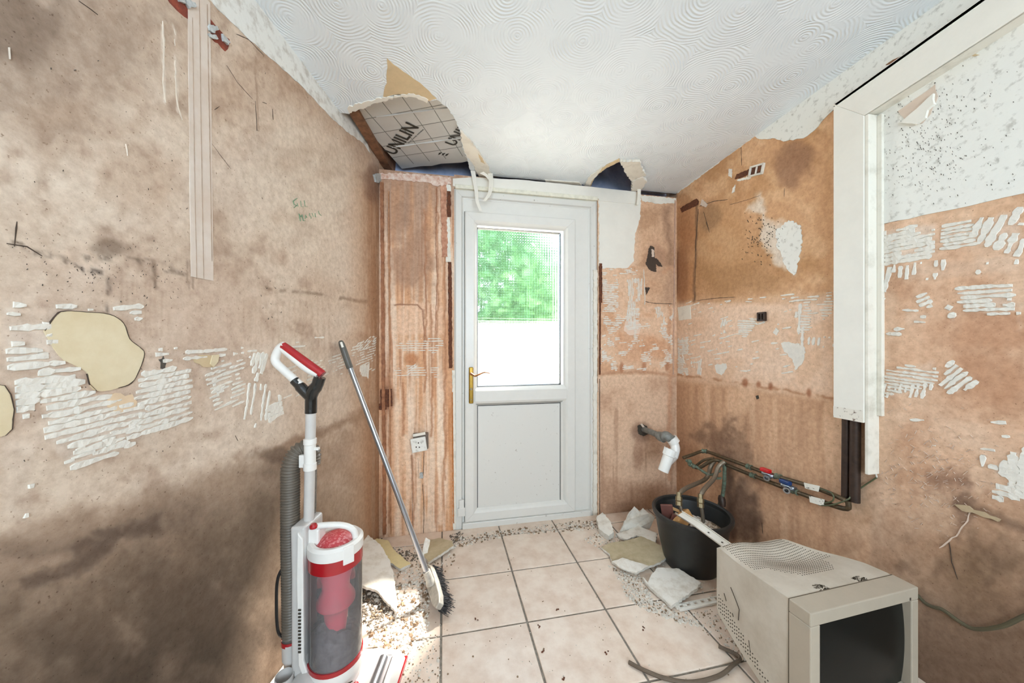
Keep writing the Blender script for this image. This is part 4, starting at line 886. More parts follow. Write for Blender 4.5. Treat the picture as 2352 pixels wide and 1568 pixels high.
# ------------------------------------------------------------------ left wall details
patch('L', cat2([(100, 760), (128, 722), (150, 714), (195, 716), (250, 722), (282, 742), (296, 778), (318, 796), (330, 810), (318, 850), (300, 878), (270, 890), (248, 897), (218, 896), (203, 880), (198, 856), (176, 842), (148, 828), (122, 800)]), M_PLY, 'plaster_gap', off=.0016, step=.015, amp=.0015, seed=51, label='pale board bared where plaster has come away')
ribbon('L', [(.0014, cat2([(100, 760), (128, 722), (150, 714), (195, 716), (250, 722), (282, 742), (296, 778), (318, 796), (330, 812), (318, 850), (300, 880), (270, 891)], 4, False)), (.001, [(198, 858), (204, 882), (220, 897)])], M_CRACK, 'plaster_crack', off=.0026, jit=.15)
patch('L', [(-30, 880), (8, 885), (22, 905), (30, 940), (26, 985), (10, 1000), (-30, 1010)], M_PLY, 'plaster_gap', off=.0016, step=.015, amp=.0015, seed=52); ribbon('L', [(.0014, [(-20, 882), (8, 885), (22, 905), (30, 940), (26, 985), (10, 1000)])], M_CRACK, 'plaster_crack', off=.0026, jit=.15)
patch('L', [(442, 822), (455, 816), (478, 814), (500, 820), (488, 842), (466, 842), (446, 832)], M_TAN, 'plaster_gap', off=.0012, step=.01, amp=.002, seed=53); patch('L', [(486, 815), (500, 814), (498, 830), (488, 842), (480, 836)], M_PLY, 'plaster_flake', off=.004, step=.01, amp=.002, seed=54)
patch('L', [(364, 826), (374, 818), (382, 832), (378, 848), (368, 846)], M_GREYBIT, 'plaster_gouge', off=.001, step=.006, amp=.003, seed=55)
# vertical filled cable chase with two capping strips
for nm, a, b, wd, m, o_ in (('filled_chase', (456, -20), (464, 640), .062, mat('pale_chase', (214, 203, 193), .75, rgb2=(198, 180, 164), scale=10), .0022),):
    u0, v0 = uv_of('L', *a); u1, v1 = uv_of('L', *b); n_ = 30; vs = []
    for i in range(n_ + 1):
        t = i / n_; u = u0 + (u1 - u0) * t; v = v0 + (v1 - v0) * t
        for du, of in ((-wd / 2, -.006), (-wd / 2, o_), (wd / 2, o_), (wd / 2, -.006)): vs.append(p3('L', u + du, v, of))
    fs = []
    for i in range(n_):
        for k in range(3): fs.append((i * 4 + k, i * 4 + k + 1, i * 4 + k + 5, i * 4 + k + 4))
    MB().add(vs, fs).build(nm, m, WOBJ['L'])
ribbon('L', [(.0015, [(456, 0), (460, 300), (466, 640)]), (.002, [(474, 10), (480, 330), (485, 600)]), (.0012, [(440, 40), (445, 400), (450, 640)])], mat('groove_brown', (176, 152, 132), .9), 'chase_groove', off=.003, jit=.12)
# white band where ceiling paint laps the wall
patch('L', [(462, -20), (600, -20), (800, 248), (838, 310), (850, 352), (835, 330), (800, 305), (760, 270), (700, 205), (640, 150), (560, 80), (500, 22)], mat('grey_white_lap', (222, 222, 217), .75, rgb2=(176, 170, 160), scale=24, thr=(.3, .52), bump=.3), 'ceiling_paint_lap', off=.002, step=.02, amp=.003, seed=56, label='greyish white paint band lapping down from the ceiling')
ribbon('L', [(.002, [(542, 78), (570, 90), (606, 128)]), (.0025, [(654, 50), (680, 60)]), (.0015, [(520, 150), (545, 190), (580, 228)]), (.0015, [(486, 330), (505, 356), (530, 388)]), (.0012, [(586, 232), (590, 300), (594, 300)]), (.002, [(602, 234), (612, 238)]),
    (.0025, [(180, 2), (206, 20), (224, 34)]), (.002, [(38, 508), (35, 540), (32, 566)]), (.003, [(14, 560), (60, 566), (96, 588)]), (.0015, [(492, 252), (504, 244)]), (.0012, [(540, 1000), (546, 1012)]), (.0015, [(626, 250), (627, 275)])], M_CRACK, 'plaster_crack')
ribbon('L', [(.003, [(372, 48), (376, 120), (374, 190), (380, 236)]), (.0025, [(398, 66), (402, 80)]), (.0025, [(400, 90), (401, 105)]), (.003, [(402, 140), (404, 230), (418, 276)]), (.002, [(20, 110), (22, 136)]), (.002, [(288, 330), (292, 358)])], mat('pale_run', (226, 212, 196), .7), 'paint_run', off=.0022, jit=.35)
mb_l = [((440 + dx) , y) for dx, y in ((-36, 590),)]
rnd = random.Random(77); dots = []
for k in range(210):
    x = rnd.choice((90, 200, 250, 260, 350, 380, 640, 760)) + rnd.gauss(0, 38); base = 590 + .11 * x; y = base + rnd.gauss(0, 34) if rnd.random() < .6 else rnd.uniform(60, 1100); d = rnd.uniform(1, 4); dots.append((rnd.uniform(.0008, .0022), [(x, y), (x + rnd.uniform(-3, 3), y + d)]))
ribbon('L', dots, M_GREYBIT, 'mould_specks', off=.001, jit=.4)
# brick bared at the top
for i, pg in enumerate(([(470, 50), (482, 44), (494, 58), (510, 76), (526, 90), (528, 100), (522, 112), (516, 118), (500, 100), (484, 88), (474, 78)], [(372, -25), (436, -25), (446, 14), (438, 26), (438, 48), (422, 38), (404, 24), (388, 6)])):
    o = patch('L', pg, M_BRICK, 'bared_brick', off=.0015, step=.01, amp=.003, seed=60 + i, label='red brick and mortar showing through broken plaster')
for i, pg in enumerate(([(476, 56), (492, 60), (498, 70), (484, 76), (476, 70)], [(474, 78), (490, 80), (496, 90), (484, 90)], [(506, 78), (524, 98), (520, 104), (508, 94)], [(424, -6), (442, 6), (446, 16), (430, 20), (424, 10)], [(400, -10), (416, -6), (420, 8), (408, 4)])):
    patch('L', pg, M_MORTAR, 'mortar_lump', off=.008, step=.006, amp=.003, seed=64 + i)
# green pencilled words
IK = lambda pts: [(640 + a / 15.68, 430 + b / 15.68) for a, b in pts]
ribbon('L', [IK([(660, 390), (520, 500), (555, 630), (650, 650), (540, 740)]), IK([(660, 570), (690, 690)]), IK([(780, 480), (800, 690), (885, 710)]), IK([(910, 470), (940, 690), (1030, 685)]),
    IK([(720, 950), (780, 1220)]), IK([(725, 950), (790, 1070), (830, 985), (880, 1200), (950, 1205)]), IK([(955, 1130), (960, 1000), (1015, 1090), (960, 1075)]), IK([(1110, 930), (1095, 1020), (1150, 1060), (1155, 1130)]), IK([(1190, 920), (1245, 1060)]), IK([(1300, 930), (1310, 1050), (1340, 1080)]), IK([(1420, 850), (1450, 950), (1530, 1020)])], M_INK, 'green_handwriting', width=.0026, off=.0022, jit=.1, label='faint green handwritten words')
# combed adhesive
for i, (pg, an, sp, wd, cv) in enumerate(LA_): adhesive('L', pg, -an, sp, wd, cv, 70 + i)
patch('L', [(244, 912), (262, 900), (300, 906), (312, 922), (296, 938), (262, 946), (246, 932)], mat('sandy_patch', (222, 196, 164), .85, var=.06), 'skim_patch', off=.002, step=.008, amp=.006, seed=95)

# ------------------------------------------------------------------ right wall details
patch('R', [(1556, 444), (1735, 312), (1740, 318), (1780, 318), (1800, 325), (1845, 318), (1880, 290), (1905, 262), (1925, 240), (2270, -10), (2330, -60), (2230, -60), (2190, -20), (1735, 285), (1556, 420)], M_WHITE_MOULD, 'painted_top_band', off=.002, step=.015, amp=.004, seed=101, label='mould flecked white painted band under the ceiling')
patch('R', [(2008, 518), (2006, 262), (2100, 196), (2360, 20), (2420, 0), (2420, 428), (2352, 444), (2150, 488)], M_WHITE_MOULD, 'painted_top_band', off=.002, step=.03, amp=.003, seed=102, label='mould speckled white painted upper wall')
patch('R', [(2064, 256), (2090, 238), (2150, 194), (2156, 222), (2140, 262), (2120, 284), (2085, 284)], M_PALE, 'torn_paper_face', off=.004, step=.015, amp=.002, seed=103, label='tan paper bared behind a peeled flap'); patch('R', [(2076, 283), (2150, 216), (2152, 240), (2136, 254), (2132, 272), (2112, 286)], M_WHITE, 'peeled_paper_flap', off=.014, step=.015, amp=.002, seed=104)
patch('R', [(1812, 506), (1838, 516), (1843, 540), (1838, 580), (1832, 610), (1824, 632), (1812, 622), (1796, 590), (1784, 560), (1782, 530)], M_WHITE_MOULD, 'painted_patch', off=.002, step=.008, amp=.006, seed=105, label='mould spotted white patch high on the brown wall')
patch('R', [(1557, 706), (1586, 700), (1588, 732), (1560, 736)], M_WHITE_OLD, 'painted_patch', off=.003, step=.01, amp=.002, seed=106); patch('R', [(1642, 838), (1668, 834), (1670, 846), (1658, 862), (1646, 856)], M_ADH, 'skim_patch', off=.003, step=.008, amp=.003, seed=107)
patch('R', [(1794, 788), (1812, 784), (1836, 790), (1850, 800), (1846, 830), (1828, 850), (1822, 826), (1800, 804)], M_ADH, 'skim_patch', off=.002, step=.008, amp=.004, seed=108); patch('R', [(1783, 752), (1790, 760), (1784, 770), (1776, 764)], M_ADH, 'skim_patch', off=.002, step=.008, amp=.002, seed=109)
for i, (pg, an, sp, wd, cv) in enumerate(RA_): adhesive('R', pg, an, sp, wd, cv, 110 + i)
ribbon('R', [(.003, [(2018, 516), (2100, 497), (2220, 470), (2352, 441)]), (.002, [(1676, 470), (1720, 458), (1748, 448)]), (.003, [(1604, 480), (1598, 560), (1596, 690)]), (.003, [(1606, 474), (1640, 462), (1672, 458)]), (.0025, [(1600, 690), (1650, 684), (1690, 682)]), (.003, [(1802, 432), (1801, 452)]), (.002, [(1702, 330), (1704, 380)]), (.002, [(1616, 486), (1632, 540), (1622, 510)]), (.002, [(2210, 395), (2206, 370)]),
    (.0025, [(2296, 250), (2300, 278)]), (.003, [(2284, 134), (2296, 156)]), (.002, [(2212, 155), (2210, 185)]), (.002, [(2192, 390), (2208, 398)]), (.002, [(2325, 415), (2332, 430)]), (.002, [(2080, 320), (2078, 350)]), (.002, [(2016, 470), (2024, 490)]), (.002, [(2038, 150), (2120, 90), (2206, 5)]), (.003, [(1990, 172), (2030, 145)]), (.002, [(1898, 1150), (1940, 1165)]), (.0015, [(2180, 1245), (2186, 1290), (2200, 1330)]), (.002, [(1750, 1200), (1752, 1225)]), (.0015, [(1846, 1285), (1862, 1300)])], M_CRACK, 'plaster_crack')
patch('R', [(2200, 120), (2212, 110), (2252, 126), (2240, 130)], M_TAN, 'torn_paper_face', off=.003, step=.01, amp=.002, seed=150); patch('R', [(2035, 150), (2052, 138), (2070, 130), (2044, 148)], M_TIMBER, 'torn_paper_face', off=.003, step=.01, amp=.002, seed=151)
patch('R', [(1610, 470), (1614, 458), (1626, 470), (1622, 476)], M_PALE, 'plaster_flake', off=.006, step=.006, amp=.002, seed=152); patch('R', [(1562, 478), (1600, 456), (1606, 462), (1604, 470), (1566, 488)], M_RUST, 'plaster_gouge', off=.001, step=.008, amp=.003, seed=153)
patch('R', [(1688, 412), (1692, 400), (1722, 388), (1730, 396), (1700, 410)], M_RUST, 'plaster_gouge', off=.001, step=.008, amp=.002, seed=154); patch('R', [(1692, 414), (1728, 402), (1724, 410), (1700, 416)], M_WHITE, 'plaster_flake', off=.003, step=.006, amp=.003, seed=155); patch('R', [(1675, 388), (1682, 388), (1681, 408), (1674, 404)], M_ADH, 'plaster_flake', off=.004, step=.006, amp=.002, seed=156); patch('R', [(1684, 432), (1690, 424), (1688, 440), (1682, 444)], M_WHITE, 'plaster_flake', off=.004, step=.006, amp=.002, seed=157)
patch('R', [(2196, 1158), (2216, 1160), (2250, 1172), (2300, 1192), (2296, 1198), (2250, 1182), (2214, 1172)], mat('curled_plaster', (186, 164, 132), .8, var=.1), 'plaster_flake', off=.008, step=.01, amp=.004, seed=158)
patch('R', [(1736, 909), (1742, 907), (1744, 915), (1738, 917)], M_HOLE, 'drilled_hole', off=.001, step=.004, amp=.0005); patch('R', [(1546, 868), (1554, 868), (1554, 877), (1546, 877)], M_HOLE, 'drilled_hole', off=.001, step=.004, amp=.001)
# fine scratches and salt bloom
rnd = random.Random(12); sc = []
for k in range(260):
    x = rnd.gauss(2130, 70); y = rnd.gauss(1090, 55)
    if x < 2020 or x > 2345: continue
    a = rnd.uniform(-1, 1); sc.append((rnd.uniform(.001, .003), [(x, y), (x + rnd.uniform(3, 12), y + a * 8)]))
sc.append((.003, [(2230, 1165), (2222, 1195), (2196, 1230), (2158, 1258)])); ribbon('R', sc, mat('salt_bloom', (218, 196, 178), .8), 'salt_bloom', off=.002, jit=.4)
rnd = random.Random(13); sc = []
for k in range(420):
    r_ = rnd.random()
    if r_ < .55: x, y = rnd.gauss(2130, 60), rnd.gauss(330, 70)
    elif r_ < .8: x, y = rnd.gauss(1750, 22), rnd.gauss(545, 28)
    else: x, y = rnd.uniform(2020, 2340), rnd.uniform(150, 480)
    if (x > 2012 and 130 < y < 470) or 1700 < x < 1820: sc.append((rnd.uniform(.0012, .0032), [(x, y), (x + 1.2, y + rnd.uniform(1.2, 3.5))]))
ribbon('R', sc, M_GREYBIT, 'mould_specks', off=.0032, jit=.2)
# metal back box and empty clip on the wall
for nm, px, py, w_, h_, m, lb, ct in (('metal_back_box', 1750, 727, .036, .038, M_PIPEDARK, 'small rusty square metal box set in the right wall', 'back box'), ('cable_connector', 1738, 391, .075, .045, M_WHITE_OLD, 'white plastic cable connector frame high on the right wall', 'connector')):
    c0 = orr(px, py, .004); r_ = root(nm, c0, lb, ct); mb = MB(); yv = Vector((0, 1, 0)); rz = Matrix.Rotation(math.radians(14 if nm == 'cable_connector' else 0), 3, 'X')
    ea, eb = rz @ yv, rz @ Vector((0, 0, 1)); xx = Vector((1, 0, 0))
    for sg in (-1, 1):
        mb.obox(c0 + eb * (sg * h_ / 2), ea, eb, xx, w_ / 2 + .003, .004, .008); mb.obox(c0 + ea * (sg * w_ / 2), ea, eb, xx, .004, h_ / 2, .008)
    mb.obox(c0, ea, eb, xx, .003, h_ / 2, .006); mb.build('rim', m, r_); mb = MB(); mb.obox(c0 + xx * .003, ea, eb, xx, w_ / 2, h_ / 2, .003); mb.build('backing', M_RUST if nm != 'metal_back_box' else M_HOLE, r_)

# boxed-in pipes: vertical casing and sloping beam on the right wall
XF = XR - .055
of_ = lambda px, py: on_plane(px, py, (XF, 0, 0), (1, 0, 0))
tr = root('trim_1', (XR, 1.1, 1.0), 'white painted timber boxing over pipes on the right wall', 'casing', None, 'structure')
yA, yB2 = of_(1914, 600).y, of_(1984, 600).y; zBot = of_(1917, 958).z
pTop1, pTop2 = of_(1914, 240), of_(2250, 0); pLo1, pLo2 = of_(1984, 265), of_(2352, 26)
mb = MB(); x0, x1 = XF, XF + .012
mb.hexa([(x0, yA, zBot + .012), (x0, yB2, zBot), (x1, yB2, zBot), (x1, yA, zBot + .012), (x0, yA, pTop1.z), (x0, yB2, pLo1.z), (x1, yB2, pLo1.z), (x1, yA, pTop1.z)]); mb.build('front_board', M_WHITE, tr, bevel=.002)
mb = MB(); mb.hexa([(x1, yA - .012, zBot), (x1, yA, zBot), (XR + .004, yA, zBot), (XR + .004, yA - .012, zBot), (x1, yA - .012, pTop1.z), (x1, yA, pTop1.z), (XR + .004, yA, pTop1.z), (XR + .004, yA - .012, pTop1.z)]); mb.build('side_board', M_WHITE_OLD, tr)
zs = of_(1990, 1090).z
mb = MB(); mb.box(XF + .004, XR + .004, yB2 - .012, yB2, zs, pLo1.z); mb.build('side_board', M_WHITE_OLD, tr, bevel=.002)
mb = MB(); mb.box(XR - .012, XR + .004, yB2 - .028, yB2 - .012, zs + .22, pLo1.z - .005); mb.build('edge_batten', M_WHITE_OLD, tr, bevel=.002)
ext = lambda a, b, k: a + (b - a) * k
t2 = ext(pTop1, pTop2, 2.2); l2 = ext(pLo1, pLo2, 2.0 * (pTop1.y - t2.y) / (pTop1.y - t2.y) * (pLo1.y - t2.y) / (pLo1.y - pLo2.y) / 2.0); 
mb = MB(); mb.hexa([(x0, pTop1.y, pTop1.z), (x0, pLo1.y, pLo1.z), (x1, pLo1.y, pLo1.z), (x1, pTop1.y, pTop1.z), (x0, t2.y, t2.z), (x0, l2.y, l2.z), (x1, l2.y, l2.z), (x1, t2.y, t2.z)]); mb.build('beam_front_board', M_WHITE, tr, bevel=.002)
mb = MB(); dz = Vector((0, 0, .012)); q1, q2 = Vector((XF + .004, pLo1.y, pLo1.z)), Vector((XF + .004, l2.y, l2.z)); q3, q4 = Vector((XR + .004, l2.y, l2.z)), Vector((XR + .004, pLo1.y, pLo1.z)); mb.hexa([q1, q2, q3, q4, q1 + dz, q2 + dz, q3 + dz, q4 + dz]); mb.build('beam_soffit', M_WHITE_OLD, tr)
mb = MB(); q1, q2 = Vector((XF, pTop1.y, pTop1.z - .012)), Vector((XF, t2.y, t2.z - .012)); q3, q4 = Vector((XR + .004, t2.y, t2.z - .012)), Vector((XR + .004, pTop1.y, pTop1.z - .012)); mb.hexa([q1, q2, q3, q4, q1 + dz, q2 + dz, q3 + dz, q4 + dz]); mb.build('beam_top_board', M_WHITE_OLD, tr)
mb = MB(); mb.box(XF - .0015, XF + .002, yB2 + .001, yA - .001, zBot, zBot + .045); mb.build('chipped_end', mat('chipped_paint', (222, 216, 204), .8, rgb2=(96, 66, 46), scale=60, thr=(.36, .44)), tr)

# ------------------------------------------------------------------ right wall pipework
of2 = lambda px, py, o: orr(px, py, o)
# vertical pipes from the casing
PW = {}
pv = []
for i, (px, r_, o_) in enumerate(((1944, .0135, .026), (1965, .0165, .028))):
    a = of2(px, 940, o_); b = of2(px - 2, 1150 + i * 2, o_); o = MB().tube([a, b], r_, 14).build('riser_pipe', M_PIPEDARK, smooth=True)
    tag(o, ('dark copper riser pipe emerging from the boxing, nearer the door', 'dark copper riser pipe emerging from the boxing, nearer the camera')[i], 'pipe', 'riser pipes')
    pv.append(b)
def pipe_thing(name, pts, r, m, label, cat, parent=None, n=10, smooth=4, fit=None, mfit=None):
    P = smooth_path(pts, smooth); o_ = root(name, pts[0], label, cat) if parent is None else parent
    MB().tube(P, r, n).build('pipe_run' if parent is None else name, m, o_, smooth=True)
    for q in (fit or []):
        i = min(range(len(P)), key=lambda k: (P[k] - q).length); a = P[max(i - 1, 0)]; b = P[min(i + 1, len(P) - 1)]; d = (b - a).normalized()
        MB().lathe([(.0001, -.014), (r * 1.35, -.014), (r * 1.5, -.010), (r * 1.2, -.006), (r * 1.2, .006), (r * 1.5, .010), (r * 1.35, .014), (.0001, .014)], P[i], d, 12).build('compression_joint', mfit or M_VERDI, o_, smooth=True)
    return o_
oA = .045
hot = pipe_thing('copper_pipe_run', [of2(1569, 1051, .19), of2(1590, 1044, .13), of2(1618, 1036, .05), of2(1660, 1050, oA), of2(1710, 1068, oA), of2(1752, 1083, oA), of2(1800, 1098, oA), of2(1850, 1113, oA), of2(1900, 1130, oA), of2(1945, 1150, oA)], .0095, M_COPPER, 'upper tarnished copper pipe run with red lever valve', 'pipe', fit=[of2(1618, 1037, .05), of2(1725, 1074, oA), of2(1793, 1095, oA)])
cold = pipe_thing('copper_pipe_run', [of2(1585, 1066, .17), of2(1605, 1074, .13), of2(1640, 1056, .08), of2(1670, 1068, oA), of2(1730, 1092, oA), of2(1800, 1119, oA), of2(1850, 1137, oA), of2(1900, 1156, oA), of2(1945, 1168, oA), of2(1948, 1150, oA)], .0095, M_COPPER, 'lower tarnished copper pipe run with blue lever valve', 'pipe', fit=[of2(1585, 1068, .16), of2(1730, 1092, oA), of2(1827, 1128, oA), of2(1660, 1064, .05)])
MB().tube(smooth_path([of2(1575, 1056, .18), of2(1600, 1072, .14), of2(1630, 1090, .1), of2(1655, 1080, .06)]), .0075, 10).build('branch_pipe', M_VERDI, cold, smooth=True)
MB().tube(smooth_path([of2(1600, 1068, .13), of2(1618, 1056, .11), of2(1640, 1052, .08)]), .0075, 10).build('branch_pipe', M_COPPER, cold, smooth=True)
MB().lathe([(.0001, -.016), (.012, -.016), (.014, -.01), (.011, 0), (.014, .01), (.012, .016), (.0001, .016)], of2(1584, 1062, .17), Vector((.3, .2, -1)).normalized(), 6).build('stop_fitting', M_VERDI, hot)
def lever_valve(px, py, m, parent, nm, dy):
    c = of2(px, py, oA + .004); d = (of2(px + 30, py + 11, oA) - of2(px, py, oA)).normalized()
    MB().lathe([(.0001, -.03), (.011, -.03), (.011, -.02), (.013, -.012), (.013, .012), (.011, .02), (.011, .03), (.0001, .03)], c, d, 14).build('valve_body', M_CHROME, parent, smooth=True)
    MB().lathe([(.008, .0), (.0145, .0), (.0145, .024), (.008, .024)], c + Vector((-.002, 0, -.008)), Vector((-1, -.4, -.15)).normalized(), 14).build('valve_port', M_CHROME, parent, smooth=True)
    mb = MB(); u = Vector((0, 0, 1)); s = Vector((-.5, -.5, 0)).normalized(); mb.obox(c + Vector((-.010, .008, .020)), d, u.cross(d).normalized(), u, .024, .011, .009); mb.build(nm, m, parent, bevel=.004)
lever_valve(1766, 1090, M_RED, hot, 'red_lever', 0); lever_valve(1812, 1118, M_BLUEL, cold, 'blue_lever', 0)
for i, (q, lb) in enumerate((([(1846, 1108), (1882, 1116), (1879, 1129), (1849, 1121)], 'upper'), ([(1858, 1138), (1893, 1147), (1891, 1162), (1860, 1153)], 'lower'))):
    pts = [of2(a, b, .06) for a, b in q]; o = MB().prism(pts, Vector((.003, 0, 0))).build('paper_tag', mat('grubby_tag', (226, 222, 210), .7, rgb2=(120, 112, 100), scale=70, thr=(.34, .4)), hot if i == 0 else cold); o['label'] = 'white printed pipe tag'
# earth wires looped round the pipes and up the casing
cw = root('earth_cable', of2(1945, 1160, .04), 'thin earth cable looped round the pipes and up beside the boxing', 'cable')
MB().tube(smooth_path([of2(1884, 1122, .055), of2(1910, 1132, .06), of2(1912, 1150, .06), of2(1880, 1158, .055), of2(1905, 1160, .06), of2(1945, 1148, .05), of2(1958, 1135, .035), of2(1985, 1115, .012), of2(2014, 1096, .006)]), .0028, 8).build('green_loop', mat('dull_green_wire', (84, 88, 60), .5), cw, smooth=True)
MB().tube(smooth_path([of2(2014, 1096, .006), of2(2008, 1070, .006), of2(2004, 1010, .006), of2(2005, 950, .008), of2(2007, 925, .006)]), .0028, 8).build('white_length', M_CABLEW, cw, smooth=True)
# flexible tap hoses dropping into the bucket and an old stop tap
BC = fl(1588, 1172, .275)
for i, (pts, lb) in enumerate(((
        [of2(1642, 1056, .07), of2(1632, 1072, .09), of2(1620, 1100, .13), Vector((BC.x - .02, BC.y + .06, .34)), Vector((BC.x - .03, BC.y + .02, .22)), Vector((BC.x - .045, BC.y, .14))], 'braided tap hose nearer the door dropping into the black bucket'),
        ([of2(1664, 1060, .06), of2(1650, 1072, .09), of2(1640, 1098, .14), Vector((BC.x + .075, BC.y + .02, .34)), Vector((BC.x + .07, BC.y, .22)), Vector((BC.x + .06, BC.y - .01, .14))], 'braided tap hose nearer the wall dropping into the black bucket'))):
    h_ = root('tap_hose', pts[0], lb, 'hose', 'tap hoses'); P = smooth_path(pts, 8); MB().tube(P, [.0115] * 24 + [.0095] * (len(P) - 24), 10).build('hose', M_BRAID, h_, smooth=True)
    c = P[26]; d = (P[28] - P[24]).normalized(); MB().lathe([(.0001, -.034), (.012, -.034), (.012, -.012), (.017, -.012), (.017, .008), (.013, .010), (.016, .014), (.016, .032), (.0001, .032)], c, d, 6).build('hose_nut', M_BRASSOLD, h_)
stp = root('stop_tap', of2(1664, 1150, .05), 'old green tarnished stop tap behind the bucket', 'tap'); MB().tube(smooth_path([of2(1664, 1062, .05), of2(1664, 1100, .05), of2(1660, 1135, .05), of2(1652, 1160, .05)]), .010, 10).build('down_pipe', M_VERDI, stp, smooth=True)
MB().lathe([(.0001, -.03), (.014, -.03), (.019, -.01), (.019, .012), (.012, .03), (.0001, .03)], of2(1658, 1150, .055), Vector((.1, .3, 1)).normalized(), 12).build('tap_body', M_PIPEDARK, stp, smooth=True); MB().obox(of2(1648, 1098, .075), Vector((.5, -.8, .3)).normalized(), Vector((0, 0, 1)), Vector((.8, .5, 0)).normalized(), .02, .006, .006).build('tap_handle', M_VERDI, stp, bevel=.002)

# ------------------------------------------------------------------ waste pipe with white trap on the back wall
wp = root('waste_pipe', ob(1475, 988), 'grey waste pipe from the back wall ending in a white plastic trap', 'pipe')
w0, w1, w2 = ob(1473, 984, -.03), ob(1496, 992, .09), ob(1520, 1003, .19)
MB().tube([w0, w1, w2], .0185, 18).build('grey_pipe', M_PGREY, wp, smooth=True)
d = (w2 - w1).normalized(); MB().lathe([(.0185, -.03), (.026, -.03), (.026, -.012), (.030, -.01), (.030, .022), (.026, .024)], w2, d, 20).build('grey_collar', M_PGREY, wp, smooth=True)
w3 = ob(1530, 1000, .235); w4 = ob(1546, 1012, .245); w5 = ob(1551, 1030, .26); w6 = ob(1546, 1050, .27)
MB().tube(smooth_path([w2 + d * .015, w3, w4], 6), .027, 18).build('grey_elbow', M_PGREY, wp, smooth=True)
MB().tube(smooth_path([w4, w5, w6], 8), .027, 18).build('white_elbow', M_PWHITE, wp, smooth=True)
dd = (w5 - w3).normalized(); MB().lathe([(.026, -.02), (.034, -.02), (.034, .016), (.026, .02)], w4, dd, 20).build('white_nut', M_PWHITE, wp, smooth=True)
ta, tb = ob(1541, 1032, .34), ob(1523, 1082, .34); dt = (tb - ta).normalized()
LT = (tb - ta).length
MB().lathe([(.026, 0), (.036, 0), (.036, .038), (.033, .04), (.031, .04), (.029, LT), (.024, LT), (.024, .04), (.026, 0)], ta, dt, 28).build('trap_tube', M_PWHITE, wp, smooth=True)
MB().lathe([(.0001, .03), (.0255, .03)], ta, dt, 20).build('trap_inside', M_PGREY, wp)
MB().tube([w6, ta + dt * .09], .024, 14).build('trap_bridge', M_PWHITE, wp, smooth=True)
for k in range(10):
    a = 2 * math.pi * k / 10; ex_, ey_ = frame_of(dt); MB().obox(ta + dt * .014 + (ex_ * math.cos(a) + ey_ * math.sin(a)) * .0365, dt, ex_ * math.cos(a) + ey_ * math.sin(a), (ex_ * math.cos(a) + ey_ * math.sin(a)).cross(dt), .016, .0014, .002).build('grip_rib', M_PWHITE, wp)
patch('B', [(1464, 978), (1474, 972), (1486, 978), (1488, 996), (1478, 1002), (1466, 996)], M_HOLE, 'pipe_hole', off=.001, step=.006, amp=.003, seed=180, label='ragged dark hole round the waste pipe'); patch('B', [(1470, 974), (1474, 972), (1488, 990), (1484, 992)], M_PALE, 'plaster_flake', off=.006, step=.01, amp=.001, seed=181)

# ------------------------------------------------------------------ bucket and its contents
bc = Vector((BC.x, BC.y, 0)); bk = root('bucket', bc, 'black plastic bucket of rubble standing by the right wall', 'bucket')
tilt = Vector((0, 0, 1))
RB, RT, HB = .125, .187, .275
prof = [(.0001, .004), (RB - .006, .004), (RB, 0), (RB + .004, .008), (RB + .03, .12), (RT - .012, HB - .03), (RT - .010, HB - .026)]
MB().lathe([(.0001, 0)] + prof[2:] + [(RT - .014, HB - .02), (RT - .017, HB - .03), (RB + .025, .12), (RB - .004, .012), (.0001, .012)], bc, tilt, 48).build('bucket_body', M_BUCKET, bk, smooth=True)
MB().lathe([(RT - .014, HB - .022), (RT, HB - .022), (RT + .003, HB - .01), (RT + .002, HB), (RT - .008, HB + .003), (RT - .015, HB - .003), (RT - .014, HB - .022)], bc, tilt, 48).build('rim', M_BUCKET, bk, smooth=True)
rnd = random.Random(31)
def chunk(mb, c, r, rnd, flat=1.0):
    vs = []; a0 = rnd.uniform(0, 6.28); n = 5; q = Matrix.Rotation(rnd.uniform(-.5, .5), 3, 'X') @ Matrix.Rotation(rnd.uniform(-.5, .5), 3, 'Y')
    for z, s in ((-.5, 1.0), (.5, .7)):
        for k in range(n):
            a = a0 + 2 * math.pi * k / n; rr = r * s * rnd.uniform(.6, 1.2); vs.append(c + q @ Vector((rr * math.cos(a), rr * math.sin(a), z * r * flat)))
    mb.add(vs, [tuple(range(n)), tuple(range(n, 2 * n))] + [(k, (k + 1) % n, n + (k + 1) % n, n + k) for k in range(n)])
mb1, mb2 = MB(), MB()
for k in range(520):
    a = rnd.uniform(0, 6.28); r_ = math.sqrt(rnd.random()) * .15; z = .185 + .03 * math.cos(r_ * 14) + rnd.uniform(-.01, .012); chunk(mb1 if k % 3 else mb2, bc + Vector((r_ * math.cos(a), r_ * math.sin(a), z)), rnd.uniform(.006, .017), rnd, .6)
MB_floor = MB().lathe([(.0001, .12), (RB + .022, .12), (RB + .034, .18), (.09, .195), (.0001, .20)], bc, tilt, 24).build('rubble_fill', M_DEBB, bk, smooth=True)
for mb_, m, nm in ((mb1, mat('bucket_rubble', (150, 118, 92), .9, rgb2=(220, 206, 188), scale=50), 'rubble'), (mb2, M_DEBW, 'rubble')):
    o = mb_.build(nm, m, bk); o['kind'] = 'stuff'
def board(name, c, d1, d2, a, b, h, m, label, cat, group=None, bevel=.003):
    d1 = d1.normalized(); d2 = (d2 - d1 * d2.dot(d1)).normalized(); return tag(MB().obox(c, d1, d2, d1.cross(d2), a, b, h).build(name, m, None, bevel=bevel), label, cat, group)
